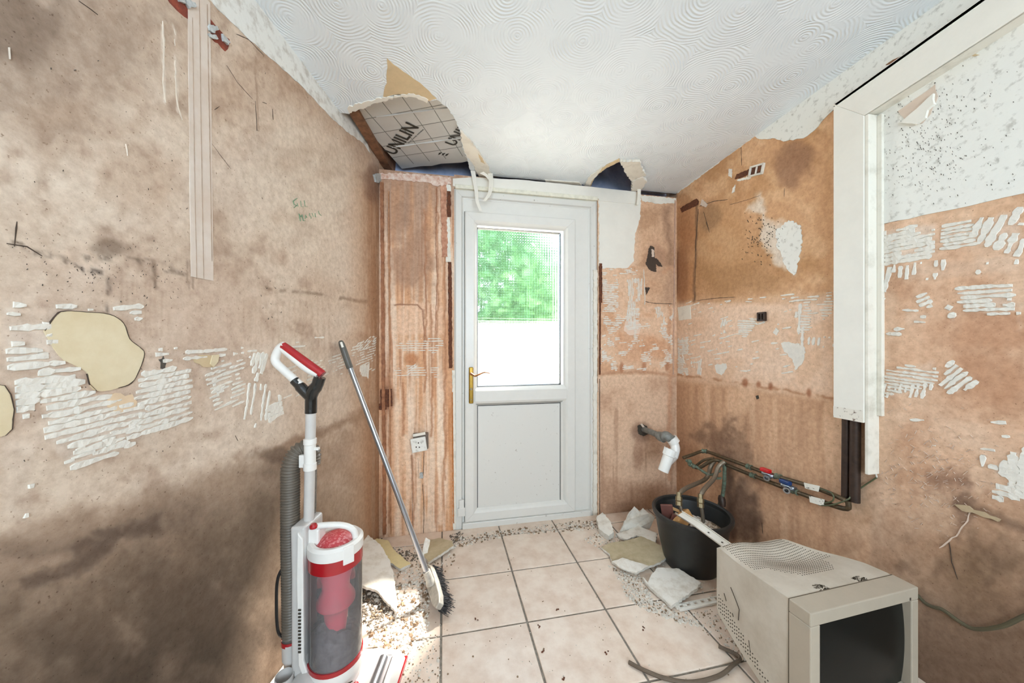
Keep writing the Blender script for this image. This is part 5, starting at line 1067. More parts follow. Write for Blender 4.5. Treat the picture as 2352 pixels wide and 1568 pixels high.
board('wood_offcut', bc + Vector((-.092, .062, .225)), Vector((-.12, .06, 1)), Vector((1, -.6, 0)), .06, .030, .008, M_WOODA, 'maroon painted wood offcut upright at the back of the bucket', 'offcut')
board('wood_offcut', bc + Vector((-.085, .02, .20)), Vector((.35, -.1, 1)), Vector((1, -.3, -.2)), .05, .026, .007, M_WOODA, 'maroon wood offcut lower in the bucket beside the yellow block', 'offcut')
board('foam_block', bc + Vector((-.05, .0, .235)), Vector((1, .5, .35)), Vector((-.3, .4, 1)), .055, .026, .024, M_WOODB, 'yellowish block lying in the top of the bucket', 'block', bevel=.008)
board('wood_splinter', bc + Vector((-.058, .05, .262)), Vector((.8, -.5, -.3)), Vector((0, 1, .3)), .035, .007, .005, mat('pale_wood', (214, 168, 114), .7), 'small pale wood splinter poking out of the bucket', 'splinter', bevel=.001)
# white metal angle strip from the bucket to behind the monitor
sA, sB_, sC = at(1562, 1180, 1.72), at(1604, 1206, 1.58), at(1712, 1284, 1.33)
st = root('angle_strip', sA, 'bent white metal strip propped across the bucket rim', 'strip')
def channel(a, b, wv, up, m, parent, w_=.016, name='flange'):
    d = (b - a).normalized(); s = (wv - d * wv.dot(d)).normalized(); u = d.cross(s).normalized()
    if u.z < 0: u = -u
    c = (a + b) / 2; L = (b - a).length / 2
    MB().obox(c, d, s, u, L, w_, .0012).build('strip_web', m, parent)
    for sg in (-1, 1): MB().obox(c + s * (sg * w_) + u * .004, d, s, u, L, .0012, .005).build('strip_lip', m, parent)
sv = Vector((CT, -ST, .5)); channel(sA, sB_, sv, None, M_WHITE, st); channel(sB_, sC, sv, None, M_WHITE, st)
for k in (.25, .55): MB().obox(sB_.lerp(sC, k) + Vector((-.004, -.004, .004)), Vector((1, 0, 0)), Vector((0, 1, 0)), Vector((0, 0, 1)), .003, .003, .001).build('screw_hole', M_HOLE, st)
# perforated white strap on the floor
a, b = fl(1556, 1396, .006), fl(1664, 1374, .006); d = (b - a).normalized(); s = Vector((-d.y, d.x, 0)); L = (b - a).length
ps = root('perforated_strap', a, 'white perforated plastic strap on the floor beside the monitor', 'strap'); mb = MB(); w_ = .034
mb.obox(a + d * L / 2 - s * (w_ * .28), d, s, Vector((0, 0, 1)), L / 2, w_ * .2, .0035); mb.obox(a + d * L / 2 + s * (w_ * .44), d, s, Vector((0, 0, 1)), L / 2, w_ * .07, .0035)
for k in range(7): mb.obox(a + d * (L * (k + .1) / 6.6) + s * (w_ * .15), d, s, Vector((0, 0, 1)), L * .04, w_ * .26, .0035)
mb.build('strap_web', M_WHITE, ps); MB().obox(b + d * .01 + s * .012 + Vector((0, 0, .01)), d, s, Vector((0, 0, 1)), .018, .014, .010).build('strap_end', M_WHITE, ps, bevel=.004)

# ------------------------------------------------------------------ CRT monitor
ZM = .392
cTL = fl(1862, 1410, ZM); cTR = fl(2110, 1348, ZM)
mx = Vector((cTR.x - cTL.x, cTR.y - cTL.y, 0)); WM = mx.length; mx.normalize(); my = Vector((-mx.y, mx.x, 0))   # my points to the back
if my.y < 0: my = -my
mo = Vector((cTL.x, cTL.y, 0)); crt = root('crt_monitor', mo, 'bulky beige cathode ray monitor with dark screen on the floor', 'monitor')
mp = lambda x, y, z: mo + mx * x + my * y + Vector((0, 0, z))
z0m = .02; bw = .026
# bezel: four rails round the screen
sx0, sx1, sz1, sz0 = .036, WM - .030, ZM - .038, .085
for nm, (a0, a1, c0, c1) in (('bezel_rail', (0, WM, sz1, ZM)), ('bezel_rail', (0, WM, z0m, sz0)), ('bezel_rail', (0, sx0, sz0, sz1)), ('bezel_rail', (sx1, WM, sz0, sz1))):
    mb = MB(); mb.hexa([mp(a0, 0, c0), mp(a1, 0, c0), mp(a1, .06, c0), mp(a0, .06, c0), mp(a0, 0, c1), mp(a1, 0, c1), mp(a1, .06, c1 + .0), mp(a0, .06, c1)]); mb.build(nm, M_CRTEDGE, crt, bevel=.003)
vs = []; fs = []; n_ = 16
for j in range(n_ + 1):
    for i in range(n_ + 1):
        u, v = i / n_, j / n_; cx_, cz_ = 2 * u - 1, 2 * v - 1; bul = .018 * (1 - .5 * cx_ * cx_ - .5 * cz_ * cz_)
        vs.append(mp(sx0 - .004 + (sx1 - sx0 + .008) * u, .026 - bul, sz0 - .004 + (sz1 - sz0 + .008) * v))
for j in range(n_):
    for i in range(n_): k = j * (n_ + 1) + i; fs.append((k, k + 1, k + n_ + 2, k + n_ + 1))
MB().add(vs, fs).build('screen', M_SCREEN, crt, smooth=True, auto=False)
MB().hexa([mp(.398, -.001, ZM - .034), mp(.403, -.001, ZM - .034), mp(.403, .002, ZM - .034), mp(.398, .002, ZM - .034), mp(.398, -.001, ZM - .026), mp(.403, -.001, ZM - .026), mp(.403, .002, ZM - .026), mp(.398, .002, ZM - .026)]).build('bezel_mark', M_HOLE, crt)
# rear shell lofted from the bezel to the back
sec = [(.062, 0.004, WM - .004, z0m + .005, ZM - .003), (.07, .004, WM - .004, z0m + .005, ZM - .002), (.13, .006, WM - .006, .04, ZM - .006), (.20, .012, WM - .03, .065, ZM - .012), (.27, .018, WM - .07, .095, ZM - .016), (.33, .024, WM - .10, .125, ZM - .022), (.352, .034, WM - .115, .14, ZM - .034)]
vs = []; fs = []; nseg = 20
def shell_ring(y, xa, xb, za, zb):
    out = []
    for i in range(nseg + 1):                       # across the top, left to right
        u = i / nseg; x = xa + (xb - xa) * u
        sc_ = 0.0
        if y > .12:                                 # scooped valley across the top, leaving a raised hump at the rear
            dv = ((u - .62) / .42) ** 2 + ((y - .245) / .085) ** 2; sc_ = -.030 * math.exp(-dv * 1.6)
            sc_ += .018 * math.exp(-(((y - .33) / .05) ** 2) - ((u - .28) / .3) ** 2)
        out.append((x, y, zb + sc_))
    for i in range(1, 7): out.append((xb, y, zb + (za - zb) * i / 6))
    for i in range(1, nseg + 1): out.append((xb + (xa - xb) * i / nseg, y, za))
    for i in range(1, 6): out.append((xa, y, za + (zb - za) * i / 6))
    return out
ys = np.linspace(.062, .352, 30); rings = []
for y in ys:
    for a, b in zip(sec[:-1], sec[1:]):
        if a[0] <= y <= b[0] + 1e-9: t = (y - a[0]) / (b[0] - a[0]); rings.append(shell_ring(y, *[a[k] + (b[k] - a[k]) * t for k in range(1, 5)])); break
R = len(rings[0])
for r_ in rings: vs += [mp(*q) for q in r_]
for j in range(len(rings) - 1):
    for k in range(R): k2 = (k + 1) % R; fs.append((j * R + k, j * R + k2, (j + 1) * R + k2, (j + 1) * R + k))
fs.append(tuple(range(R))); fs.append(tuple((len(rings) - 1) * R + k for k in reversed(range(R))))
shell = MB().add(vs, fs).build('rear_shell', M_CRT, crt, smooth=True)
MB().hexa([mp(-.0, .0606, z0m), mp(WM, .0606, z0m), mp(WM, .0622, z0m), mp(0, .0622, z0m), mp(0.002, .0606, ZM - .001), mp(WM - .002, .0606, ZM - .001), mp(WM - .002, .0622, ZM - .001), mp(.002, .0622, ZM - .001)]).build('case_seam', mat('seam_brown', (120, 108, 92), .8), crt)  # dark joint line between bezel and shell
def shell_top(u, y):
    for a, b in zip(sec[:-1], sec[1:]):
        if a[0] <= y <= b[0] + 1e-9:
            t = (y - a[0]) / (b[0] - a[0]); xa, xb, za, zb = [a[k] + (b[k] - a[k]) * t for k in range(1, 5)]; r_ = shell_ring(y, xa, xb, za, zb); i = min(nseg - 1, int(u * nseg)); f = u * nseg - i
            return mp(xa + (xb - xa) * u, y, r_[i][2] * (1 - f) + r_[i + 1][2] * f)
mb = MB()
for jy in range(22):
    y = .135 + jy * .0098
    for iu in range(40):
        u = .06 + iu * .0228 + (.0114 if jy % 2 else 0)
        if u > .95: continue
        if y < .20 and abs(u - .52) > .30 * math.sqrt(max(0, (y - .115) / .085)) + .02: continue
        if y > .34: continue
        c = shell_top(u, y); mb.lathe([(.0001, .0006), (.0019, .0006), (.0020, -.001)], c, Vector((0, 0, 1)), 6)
vh = mb.build('vent_holes', M_HOLE, crt); vh['kind'] = 'stuff'
mb = MB()
for i in range(5):
    for j in range(26):
        y = .10 + j * .0093; t = (y - .06) / .29; zz = (.03 + .115 * t) + .008 + i * .0125 + (j % 2) * .004; a = [s for s in sec if s[0] <= y][-1]; b = [s for s in sec if s[0] > y][0]; tt = (y - a[0]) / (b[0] - a[0]); xa = a[1] + (b[1] - a[1]) * tt
        if i > 1 + j * .16: continue
        mb.lathe([(.0001, .0006), (.0024, .0006), (.0025, -.001)], mp(xa, y, zz), -mx, 6)
vh = mb.build('vent_holes', M_HOLE, crt); vh['kind'] = 'stuff'
rnd = random.Random(44); mb = MB()
for pts in ([(1678, 1348), (1690, 1378), (1698, 1400), (1696, 1424)], [(1663, 1362), (1668, 1380)], [(1780, 1378), (1798, 1394)], [(1720, 1470), (1724, 1500)], [(1742, 1462), (1748, 1486)], [(1682, 1408), (1684, 1416)]):
    P = []
    for q in pts:
        pp = on_plane(q[0], q[1], mp(.012, .2, 0), mx); P.append(pp)
    for a, b in zip(P[:-1], P[1:]):
        mb.tube([a, b], .0014, 5)
    mb.build('scuff_mark', M_CRACK, crt); mb = MB()
for px, py in ((1888, 1352), (1976, 1332)):
    c = on_plane(px, py, (0, 0, ZM - .006), (0, 0, 1)); mb = MB()
    for k in range(40): a = rnd.uniform(-.5, .9); q = c + mx * rnd.uniform(-.018, .018) + my * rnd.uniform(-.014, .014); e = (mx * math.cos(a) + my * math.sin(a)) * rnd.uniform(.005, .012); mb.obox(q + Vector((0, 0, .0035)), e.normalized(), Vector((0, 0, 1)).cross(e).normalized(), Vector((0, 0, 1)), e.length * .8, .0009, .0005)
    mb.build('torn_label_residue', mat('label_residue', (104, 94, 80), .9), crt)
mb = MB(); mb.hexa([mp(.06, .05, 0), mp(WM - .06, .05, 0), mp(WM - .08, .26, 0), mp(.08, .26, 0), mp(.06, .05, .05), mp(WM - .06, .05, .05), mp(WM - .08, .26, .085), mp(.08, .26, .085)]); mb.build('swivel_foot', M_CRTEDGE, crt, bevel=.004)

# cables on the floor
def cable(name, pts, r, m, label):
    o = MB().tube(smooth_path(pts, 8), r, 8).build(name, m, None, smooth=True); return tag(o, label, 'cable')
cable('floor_cable', [fl(1444, 1520, .008), fl(1478, 1538, .008), fl(1530, 1558, .008), fl(1590, 1566, .008), fl(1650, 1552, .008), fl(1682, 1528, .008), fl(1698, 1508, .008), Vector((mp(.02, .33, 0).x, mp(.02, .33, 0).y, .012))], .0065, M_CABLE, 'brown cable curling over the tiles in front of the monitor')
cable('power_cable', [mp(WM - .1, .30, .06), Vector((1.585, .94, .27)), of2(2130, 1388, .012), of2(2165, 1400, .012), of2(2205, 1428, .012), of2(2240, 1444, .012), of2(2300, 1438, .014), of2(2352, 1415, .014), of2(2420, 1390, .014)], .0055, mat('olive_cable', (92, 84, 62), .6), 'dark cable drooping along the right wall beside the monitor')

# ------------------------------------------------------------------ broom leaning on the left wall
bt = ol(782, 782, .018); bb = at(984, 1366, 1.53)
br = root('broom', fl(1000, 1410), 'grey handled broom leaning against the left wall', 'broom'); dS = (bb - bt).normalized()

MB().tube([bt + dS * .0, bt + dS * .004, bt + dS * .02, bt + dS * .13, bt + dS * .135], [.006, .010, .0135, .0145, .0125], 16).build('grip_cap', M_BRGREY, br, smooth=True)
eye = bt + dS * .022; ex_, ey_ = frame_of(dS); fr_ = (CP - eye); fr_ = (fr_ - dS * fr_.dot(dS)).normalized(); MB().obox(eye + fr_ * .0125, dS, fr_.cross(dS), fr_, .013, .005, .002).build('hanging_hole', M_WHITE, br, bevel=.002)
ha = (fl(1008, 1424, .05) - fl(984, 1338, .05)); ha.z = 0; ha.normalize(); hn = Vector((CT * .8, -ST * .8, -.55)); hn = (hn - ha * hn.dot(ha)).normalized(); hs = ha.cross(hn).normalized(); hc = Vector((bb.x, bb.y, .062)) + Vector((dS.x, dS.y, 0)) * .06 + ha * .01; bb = hc - hn * .012 - dS * .012
MB().lathe([(.0115, -.05), (.0165, -.05), (.018, -.005), (.022, .01), (.0001, .012)], bb, dS, 16).build('socket', M_BRHEAD, br, smooth=True)
MB().tube([bt + dS * .10, bb], .0115, 16).build('handle', M_CHROME, br, smooth=True)
vs = [];  # head block, wider in the middle
for k, h_ in ((0, -.012), (1, .014)):
    for i, (l_, w_) in enumerate(((-.135, .014), (-.10, .024), (0, .028), (.10, .024), (.135, .014))): pass
outl = [(-.135, -.012), (-.10, -.024), (0, -.028), (.10, -.024), (.135, -.012), (.135, .012), (.10, .024), (0, .028), (-.10, .024), (-.135, .012)]
MB().prism([hc + ha * a + hs * b - hn * .012 for a, b in outl], hn * .026).build('head_block', M_BRHEAD, br, bevel=.004)
mb = MB(); rnd = random.Random(3)
for i in range(30):
    for j in range(5):
        a = -.125 + .25 * i / 29; b = -.02 + .01 * j; base = hc + ha * a + hs * b + hn * .012
        for q in range(3):
            tip = base + hn * rnd.uniform(.045, .06) + ha * rnd.uniform(-.014, .014) + hs * rnd.uniform(-.012, .012)
            if tip.z < .001: tip = base + (tip - base) * max(.2, (base.z - .001) / max(base.z - tip.z, 1e-4))
            mb.tube([base + ha * rnd.uniform(-.003, .003), tip], [.0016, .0007], 4, caps=False)
bb_ = mb.build('bristles', M_BRIST, br); bb_['kind'] = 'stuff'

# ------------------------------------------------------------------ upright vacuum cleaner
T0 = 1.08
vA = Vector((CT, -ST, 0)); vB = Vector((-ST, -CT, 0)); vZ = Vector((0, 0, 1))      # right, towards camera, up
def vp(px, py, b=0.0): return at(px, py, T0 - b) if False else (CP + Vector((ST, CT, 0)) * (T0 - b) + vA * ((px - CX) / F * T0) + vZ * ((CY - py) / F * T0))
vc = vp(760, 785); vac = root('upright_vacuum', Vector((vc.x, vc.y, 0)), 'white and red upright vacuum cleaner with taped handle by the left wall', 'vacuum cleaner')
vz = lambda py: HC + (CY - py) / F * T0
ax_ = lambda px: (px - CX) / F * T0
def tubev(name, pts, r, m, n=14, sm=6, parent=None, squash=1.0):
    P = smooth_path(pts, sm) if sm else pts; return MB().tube(P, r, n, squash=squash).build(name, m, parent or vac, smooth=True)
tubev('wand', [vp(709, 1215), vp(714, 940)], .0152, M_VGREY, 18, 0)
cl = MB().lathe([(.0152, -.05), (.019, -.05), (.019, -.03), (.017, -.028), (.017, .03), (.019, .032), (.019, .048), (.0152, .05)], vp(712, 1042), Vector((0, 0, 1)), 18).build('wand_clip', M_VWHITE, vac, smooth=True)
MB().obox(vp(724, 1030), vA, vB, vZ, .012, .006, .004).build('cord_hook', M_VWHITE, cl, bevel=.001); MB().obox(vp(698, 1058), vA, vB, vZ, .012, .008, .02).build('hose_clip', M_VWHITE, cl, bevel=.002)
tubev('loop_handle', [vp(690, 884), vp(672, 868), vp(650, 848), vp(634, 832), vp(633, 818), vp(642, 800), vp(654, 792)], .0125, M_VWHITE, 14)
tubev('grip_underside', [vp(650, 800), vp(680, 826), vp(708, 848), vp(732, 860)], [.012, .0145, .0145, .012][0], M_VWHITE, 14)
tubev('red_grip', [vp(650, 794), vp(655, 797), vp(738, 857), vp(741, 860)], .0128, M_VRED, 16, 0)
mb = MB(); mb.tube(smooth_path([vp(735, 866), vp(728, 885), vp(716, 905), vp(714, 948)], 5), [.018] * 6 + [.0195] * 5 + [.0175] * 5, 14); mb.tube(smooth_path([vp(676, 873), vp(694, 892), vp(714, 912)], 5), [.0145] * 4 + [.017] * 7, 14); mb.build('black_tape_wrap', M_TAPE, vac, smooth=True)
# hose: corrugated outer run, short inner run behind the wand
def corr(name, pts, r, m, pitch=.0085, n=18, parent=None):
    P = smooth_path(pts, 10); out = []; acc = [0]
    for a, b in zip(P[:-1], P[1:]): acc.append(acc[-1] + (b - a).length)
    Ltot = acc[-1]; k = int(Ltot / pitch * 4); PP = []; RR = []
    j = 0
    for i in range(k + 1):
        s = Ltot * i / k
        while j < len(acc) - 2 and acc[j + 1] < s: j += 1
        f = (s - acc[j]) / max(acc[j + 1] - acc[j], 1e-9); PP.append(P[j].lerp(P[j + 1], f)); RR.append(r * (1, .97, .8, .84)[i % 4])
    return MB().tube(PP, RR, n).build(name, m, parent or vac, smooth=True, auto=False)
corr('hose', [vp(698, 1075, -.04), vp(699, 1050, -.04), vp(690, 1036, -.03), vp(676, 1042, -.015), vp(668, 1070, 0), vp(667, 1120, 0), vp(667, 1250, 0), vp(669, 1360, 0), vp(670, 1458, 0)], .0275, M_HOSE)
corr('hose', [vp(699, 1070, -.04), vp(698, 1130, -.04), vp(696, 1230, -.04)], .016, M_HOSE, .0052)
MB().lathe([(.028, 0), (.029, .0), (.029, .014), (.028, .014)], vp(670, 1472), Vector((0, 0, 1)), 20).build('hose_ring', M_VRED, vac, smooth=True)
MB().lathe([(.0001, 0), (.022, .0), (.024, .012), (.024, .07), (.0285, .072), (.0285, .125), (.0001, .125)], vp(673, 1558), Vector((-.02, 0, 1)).normalized(), 20).build('hose_cuff', M_VGREY, vac, smooth=True)
tubev('hose_tail', [vp(673, 1560), vp(668, 1580), vp(672, 1605), vp(690, 1622)], .022, M_BLACK, 14)
tubev('power_cord', [vp(658, 1290, .0), vp(644, 1320, .01), vp(640, 1370, .01), vp(643, 1440, .01), vp(652, 1466, .0)], .0045, M_BLACK, 8)
# spine and bin
bxc = Vector((vc.x, vc.y, 0)) + vA * (ax_(772) - ax_(760)) ; zb0, zb1 = vz(1500), vz(1285)
vs = [];
spine = [(688, 1192), (722, 1192), (722, 1235), (719, 1300), (720, 1480), (730, 1515), (760, 1545), (735, 1575), (705, 1560), (690, 1500), (690, 1300)]
MB().prism([vp(a, b, .048) for a, b in spine], -vB * .10).build('spine', M_VGREY, vac, bevel=.008, seg=3)
MB().prism([vp(a, b, .056) for a, b in [(708, 1200), (720, 1215), (722, 1480), (732, 1515), (722, 1520), (710, 1490), (706, 1300)]], -vB * .01).build('spine_trim', M_VWHITE, vac, bevel=.003)
mb = MB()
for k in range(13): mb.obox(vp(714, 1368 + k * 7.6, .0575), vA, vB, vZ, .004, .0012, .0026)
mb.build('filter_slots', M_HOLE, vac)
RBn = .076
MB().lathe([(RBn, zb0), (RBn, zb1)], bxc, vZ, 48).build('dust_bin', M_CLEAR, vac, smooth=True)
MB().lathe([(RBn - .003, zb1 - .002), (RBn + .002, zb1 - .002), (RBn + .002, zb1 + .036), (RBn - .003, zb1 + .036)], bxc, vZ, 48).build('red_band', M_VRED, vac, smooth=True)
MB().lathe([(RBn + .0015, zb1 + .036), (RBn + .004, zb1 + .038), (RBn + .004, zb1 + .066), (RBn - .004, zb1 + .074), (RBn - .016, zb1 + .072), (RBn - .018, zb1 + .036)], bxc, vZ, 48).build('bin_lid', M_VWHITE, vac, smooth=True)
MB().obox(bxc + vA * (RBn * .82) + vB * (RBn * .62) + vZ * (zb1 + .045), (vA - vB).normalized(), vZ, (vA + vB).normalized(), .016, .026, .003).build('lid_latch', M_VWHITE, vac, bevel=.002)
MB().lathe([(.0001, zb1 + .085), (.02, zb1 + .085), (.04, zb1 + .078), (RBn - .016, zb1 + .06), (RBn - .016, zb1 + .04), (.0001, zb1 + .04)], bxc, vZ, 32).build('cyclone_cap', mat('dusty_red', (176, 60, 66), .45, rgb2=(214, 150, 150), scale=130, thr=(.34, .5)), vac, smooth=True)
tubev('bin_handle', [vp(724, 1232, .02), vp(728, 1206, .02), vp(745, 1199, .02), vp(790, 1202, .01), vp(812, 1218, .0), vp(818, 1245, .0)], .0095, M_VWHITE, 12, 5); MB().obox(vp(732, 1228, .01), vA, vB, vZ, .018, .022, .034).build('handle_block', M_VWHITE, vac, bevel=.006)
MB().lathe([(.0001, 0), (.011, 0), (.012, .006), (.008, .012), (.0001, .012)], vp(733, 1200, .03), vZ, 14).build('release_button', M_VRED, vac, smooth=True)
zz = lambda t: zb0 + (zb1 - zb0) * t
MB().lathe([(.046, zz(1.0)), (.046, zz(.86)), (.040, zz(.78)), (.040, zz(.70)), (.056, zz(.60)), (.056, zz(.56)), (.036, zz(.48)), (.032, zz(.36)), (.026, zz(.18)), (.0001, zz(.18))], bxc, vZ, 32).build('cyclone', M_VPINK, vac, smooth=True)
vs = []; rnd = random.Random(8); prof = []
mb = MB(); n_ = 36
rows = [(.0001, .02), (RBn - .005, .02), (RBn - .005, .12), (RBn - .005, .18), (RBn - .008, .24), (.045, .30), (.02, .29), (.0001, .30)]
for r_, t in rows:
    for k in range(n_):
        a = 2 * math.pi * k / n_; hh = .07 * (vnoise(np.array([k * .5]), np.array([t * 9]), 77)[0] - .3) if t > .1 else 0; side = .10 * math.cos(a - 2.6) if t > .15 else 0; vs.append(bxc + vA * (r_ * math.cos(a)) + vB * (r_ * math.sin(a)) + vZ * zz(t + hh + side * .6))
fs = []
for i in range(len(rows) - 1):
    for k in range(n_): k2 = (k + 1) % n_; fs.append((i * n_ + k, i * n_ + k2, (i + 1) * n_ + k2, (i + 1) * n_ + k))
MB().add(vs, fs).build('collected_dust', M_DUST, vac, smooth=True)
MB().lathe([(RBn - .003, zb0 - .006), (RBn + .003, zb0 - .006), (RBn + .003, zb0 + .007), (RBn - .003, zb0 + .007)], bxc, vZ, 40).build('red_ring', M_VRED, vac, smooth=True)
MB().lathe([(.0001, zb0 - .005), (RBn + .002, zb0 - .005), (RBn + .004, zb0 - .03), (RBn - .004, zb0 - .07), (RBn - .02, zb0 - .09), (.0001, zb0 - .09)], bxc, vZ, 40).build('lower_body', M_VWHITE, vac, smooth=True)
# motor dome and floor head
MB().lathe([(.0001, -.075), (.03, -.073), (.055, -.06), (.068, -.03), (.07, 0), (.068, .03), (.055, .06), (.03, .073), (.0001, .075)], Vector((vc.x, vc.y, 0)) + vA * (ax_(735) - ax_(760)) + vB * .03 + vZ * .085, vB, 28).build('motor_dome', M_VGREY, vac, smooth=True)
mb = MB()
for k in range(7): mb.obox(vp(796 + k * 4, 1540 - k * 3, .066), (vA * 1 + vZ * .5).normalized(), (vZ - vA * .5).normalized(), vB, .018, .0013, .0012)
mb.build('exhaust_slots', M_HOLE, vac)
hb = Vector((vc.x, vc.y, 0)); hv = lambda a, b, z: hb + vA * a + vB * b + vZ * z
aF = ax_(905) * 0 + .195
def headpoly(z, ins=0.0): return [hv(.02 + ins, -.14 + ins, z), hv(aF - ins, -.15 + ins, z), hv(aF + .004 - ins, .15 - ins, z), hv(.02 + ins, .14 - ins, z)]
mb = MB(); lo = headpoly(.006); hi = [hv(.03, -.13, .062), hv(aF - .02, -.142, .048), hv(aF - .016, .142, .048), hv(.03, .13, .062)]
mb.hexa(lo + hi); mb.build('floor_head', M_VWHITE, vac, bevel=.008, seg=3)
mb = MB(); mb.hexa([q for q in headpoly(.002, -.004)] + [q for q in headpoly(.012, -.004)]); mb.build('head_bumper', M_VRED, vac, bevel=.002)
vs = []
mb = MB(); mb.hexa([hv(.055, -.105, .055), hv(aF - .035, -.115, .048), hv(aF - .03, .115, .048), hv(.055, .105, .055), hv(.06, -.10, .064), hv(aF - .04, -.11, .056), hv(aF - .035, .11, .056), hv(.06, .10, .064)]); mb.build('brush_window', M_CLEAR, vac, bevel=.003)
mb = MB(); mb.tube([hv(aF - .065, -.10, .05), hv(aF - .06, .10, .05)], .016, 16); mb.build('brush_roller', M_CHROME, vac, smooth=True)
mb = MB(); mb.tube([hv(.075, .0, .06), hv(.095, .09, .058)], .014, 12); mb.build('red_wheel', mat('bright_red', (214, 40, 50), .4), vac, smooth=True)
MB().tube([hv(.05, -.11, .062), hv(.05, .11, .062)], .003, 6).build('head_seam', M_HOLE, vac)
tubev('neck', [hv(-.005, 0, .09), hv(.03, 0, .06)], .04, M_VGREY, 18, 0)
for sg in (-1, 1): MB().lathe([(.0001, -.012), (.035, -.012), (.038, -.006), (.038, .006), (.035, .012), (.0001, .012)], hv(-.045, sg * .09, .038), vB, 20).build('rear_wheel', M_BLACK, vac, smooth=True)
MB().obox(hv(-.01, 0, .04), vA, vB, vZ, .05, .095, .022).build('chassis', M_VGREY, vac, bevel=.008)
cup = vp(682, 1528, .06); cd = (vp(684, 1500, .066) - vp(682, 1560, .06)).normalized()
MB().lathe([(.022, -.045), (.0235, -.045), (.0245, .03), (.0225, .03), (.0215, -.045), (.022, -.045)], cup, cd, 24).build('tool_holder', M_VGREY, vac, smooth=True)

# ------------------------------------------------------------------ plasterboard pieces and rubble on the floor
def slabpiece(name, pts_px, z, th, m_top, label, seed=1, tiltz=None, core=True, curl=0.0):
    rnd = random.Random(seed); P = [fl(a, b, z) for a, b in pts_px]; c = sum(P, Vector((0, 0, 0))) / len(P)
    uv = jag([(p.x, p.y) for p in P], .012, .003, rnd); r_ = root(name, Vector((c.x, c.y, 0)), label, 'plasterboard', 'broken plasterboard pieces')
    rad = max((p - c).length for p in P); g = tiltz or (0, 0)
    f = lambda x, y: z + (x - c.x) * g[0] + (y - c.y) * g[1] + curl * (((x - c.x) ** 2 + (y - c.y) ** 2) / rad ** 2)
    zmin = min(f(x, y) for x, y in uv); lift = max(0, .001 - (zmin - 0)); 
    MB().prism([Vector((x, y, f(x, y) + lift)) for x, y in uv], Vector((0, 0, th))).build('gypsum_core', M_BOARDCORE, r_)
    c2 = Vector((c.x, c.y)); MB().prism([Vector((x + (c.x - x) * .012, y + (c.y - y) * .012, f(x, y) + lift + th)) for x, y in uv], Vector((0, 0, .0012))).build('face_paper', m_top, r_); return r_
M_PTAN = mat('board_back_paper', (196, 182, 152), .85, rgb2=(172, 156, 124), scale=20); M_PWH = mat('board_white_face', (232, 227, 217), .8, rgb2=(206, 196, 180), scale=22, thr=(.3, .55), bump=.2, bscale=40)
slabpiece('plasterboard_piece', [(1380, 1258), (1400, 1250), (1440, 1246), (1472, 1238), (1504, 1252), (1530, 1270), (1538, 1284), (1512, 1298), (1490, 1304), (1462, 1316), (1432, 1306), (1405, 1290), (1398, 1272)], .012, .010, M_PTAN, 'broken plasterboard piece showing tan paper in front of the bucket', 201, (.05, .02))
slabpiece('plasterboard_piece', [(1405, 1290), (1430, 1283), (1490, 1303), (1462, 1317), (1432, 1308)], .028, .004, M_PWH, 'folded white lip of plasterboard lying on the tan piece', 202, (.05, .02))
slabpiece('plasterboard_piece', [(1476, 1330), (1488, 1344), (1496, 1326), (1510, 1310), (1560, 1313), (1610, 1344), (1600, 1358), (1584, 1368), (1542, 1396), (1490, 1350)], .012, .012, M_PWH, 'white faced square of broken plasterboard nearest the monitor', 203, (.02, .03))
slabpiece('plasterboard_piece', [(1414, 1224), (1440, 1220), (1464, 1208), (1476, 1216), (1510, 1232), (1506, 1252), (1488, 1244), (1462, 1232), (1442, 1240), (1424, 1234)], .014, .009, M_PWH, 'white jagged plasterboard piece behind the tan one', 204, (.08, -.04))
slabpiece('plasterboard_piece', [(1370, 1200), (1384, 1194), (1402, 1212), (1410, 1232), (1398, 1238), (1376, 1222)], .01, .026, M_PWH, 'small thick white chunk of plasterboard near the door frame', 205, (.2, .1))
def leaning(name, quad, m, label, seed, th=.006):
    """a curled paper-faced sheet standing up: quad = 3D outline"""
    r_ = root(name, Vector((quad[0].x, quad[0].y, 0)), label, 'plasterboard', 'broken plasterboard pieces'); n = (quad[1] - quad[0]).cross(quad[2] - quad[0]).normalized()
    if n.y > 0: n = -n
    rnd = random.Random(seed); P = []
    for i in range(len(quad)):
        a, b = quad[i], quad[(i + 1) % len(quad)]; k = max(1, int((b - a).length / .018))
        for q in range(k): P.append(a.lerp(b, q / k) + Vector((rnd.uniform(-1, 1), rnd.uniform(-1, 1) * .3, rnd.uniform(-1, 1))) * .003 * (0 if q == 0 else 1))
    MB().prism(P, -n * th).build('gypsum_core', M_BOARDCORE, r_); MB().prism([p + n * .001 for p in P], -n * .0015).build('face_paper', m, r_); return r_
wallB = lambda px, py, o: ob(px, py, o)
leaning('plasterboard_piece', [fl(1424, 1222, .004), fl(1492, 1214, .004), at(1504, 1188, 2.06), at(1478, 1168, 2.08), at(1470, 1176, 2.08), at(1458, 1164, 2.09), at(1446, 1178, 2.07)], M_PWH, 'crumpled white plasterboard sheet standing against the back wall', 211)
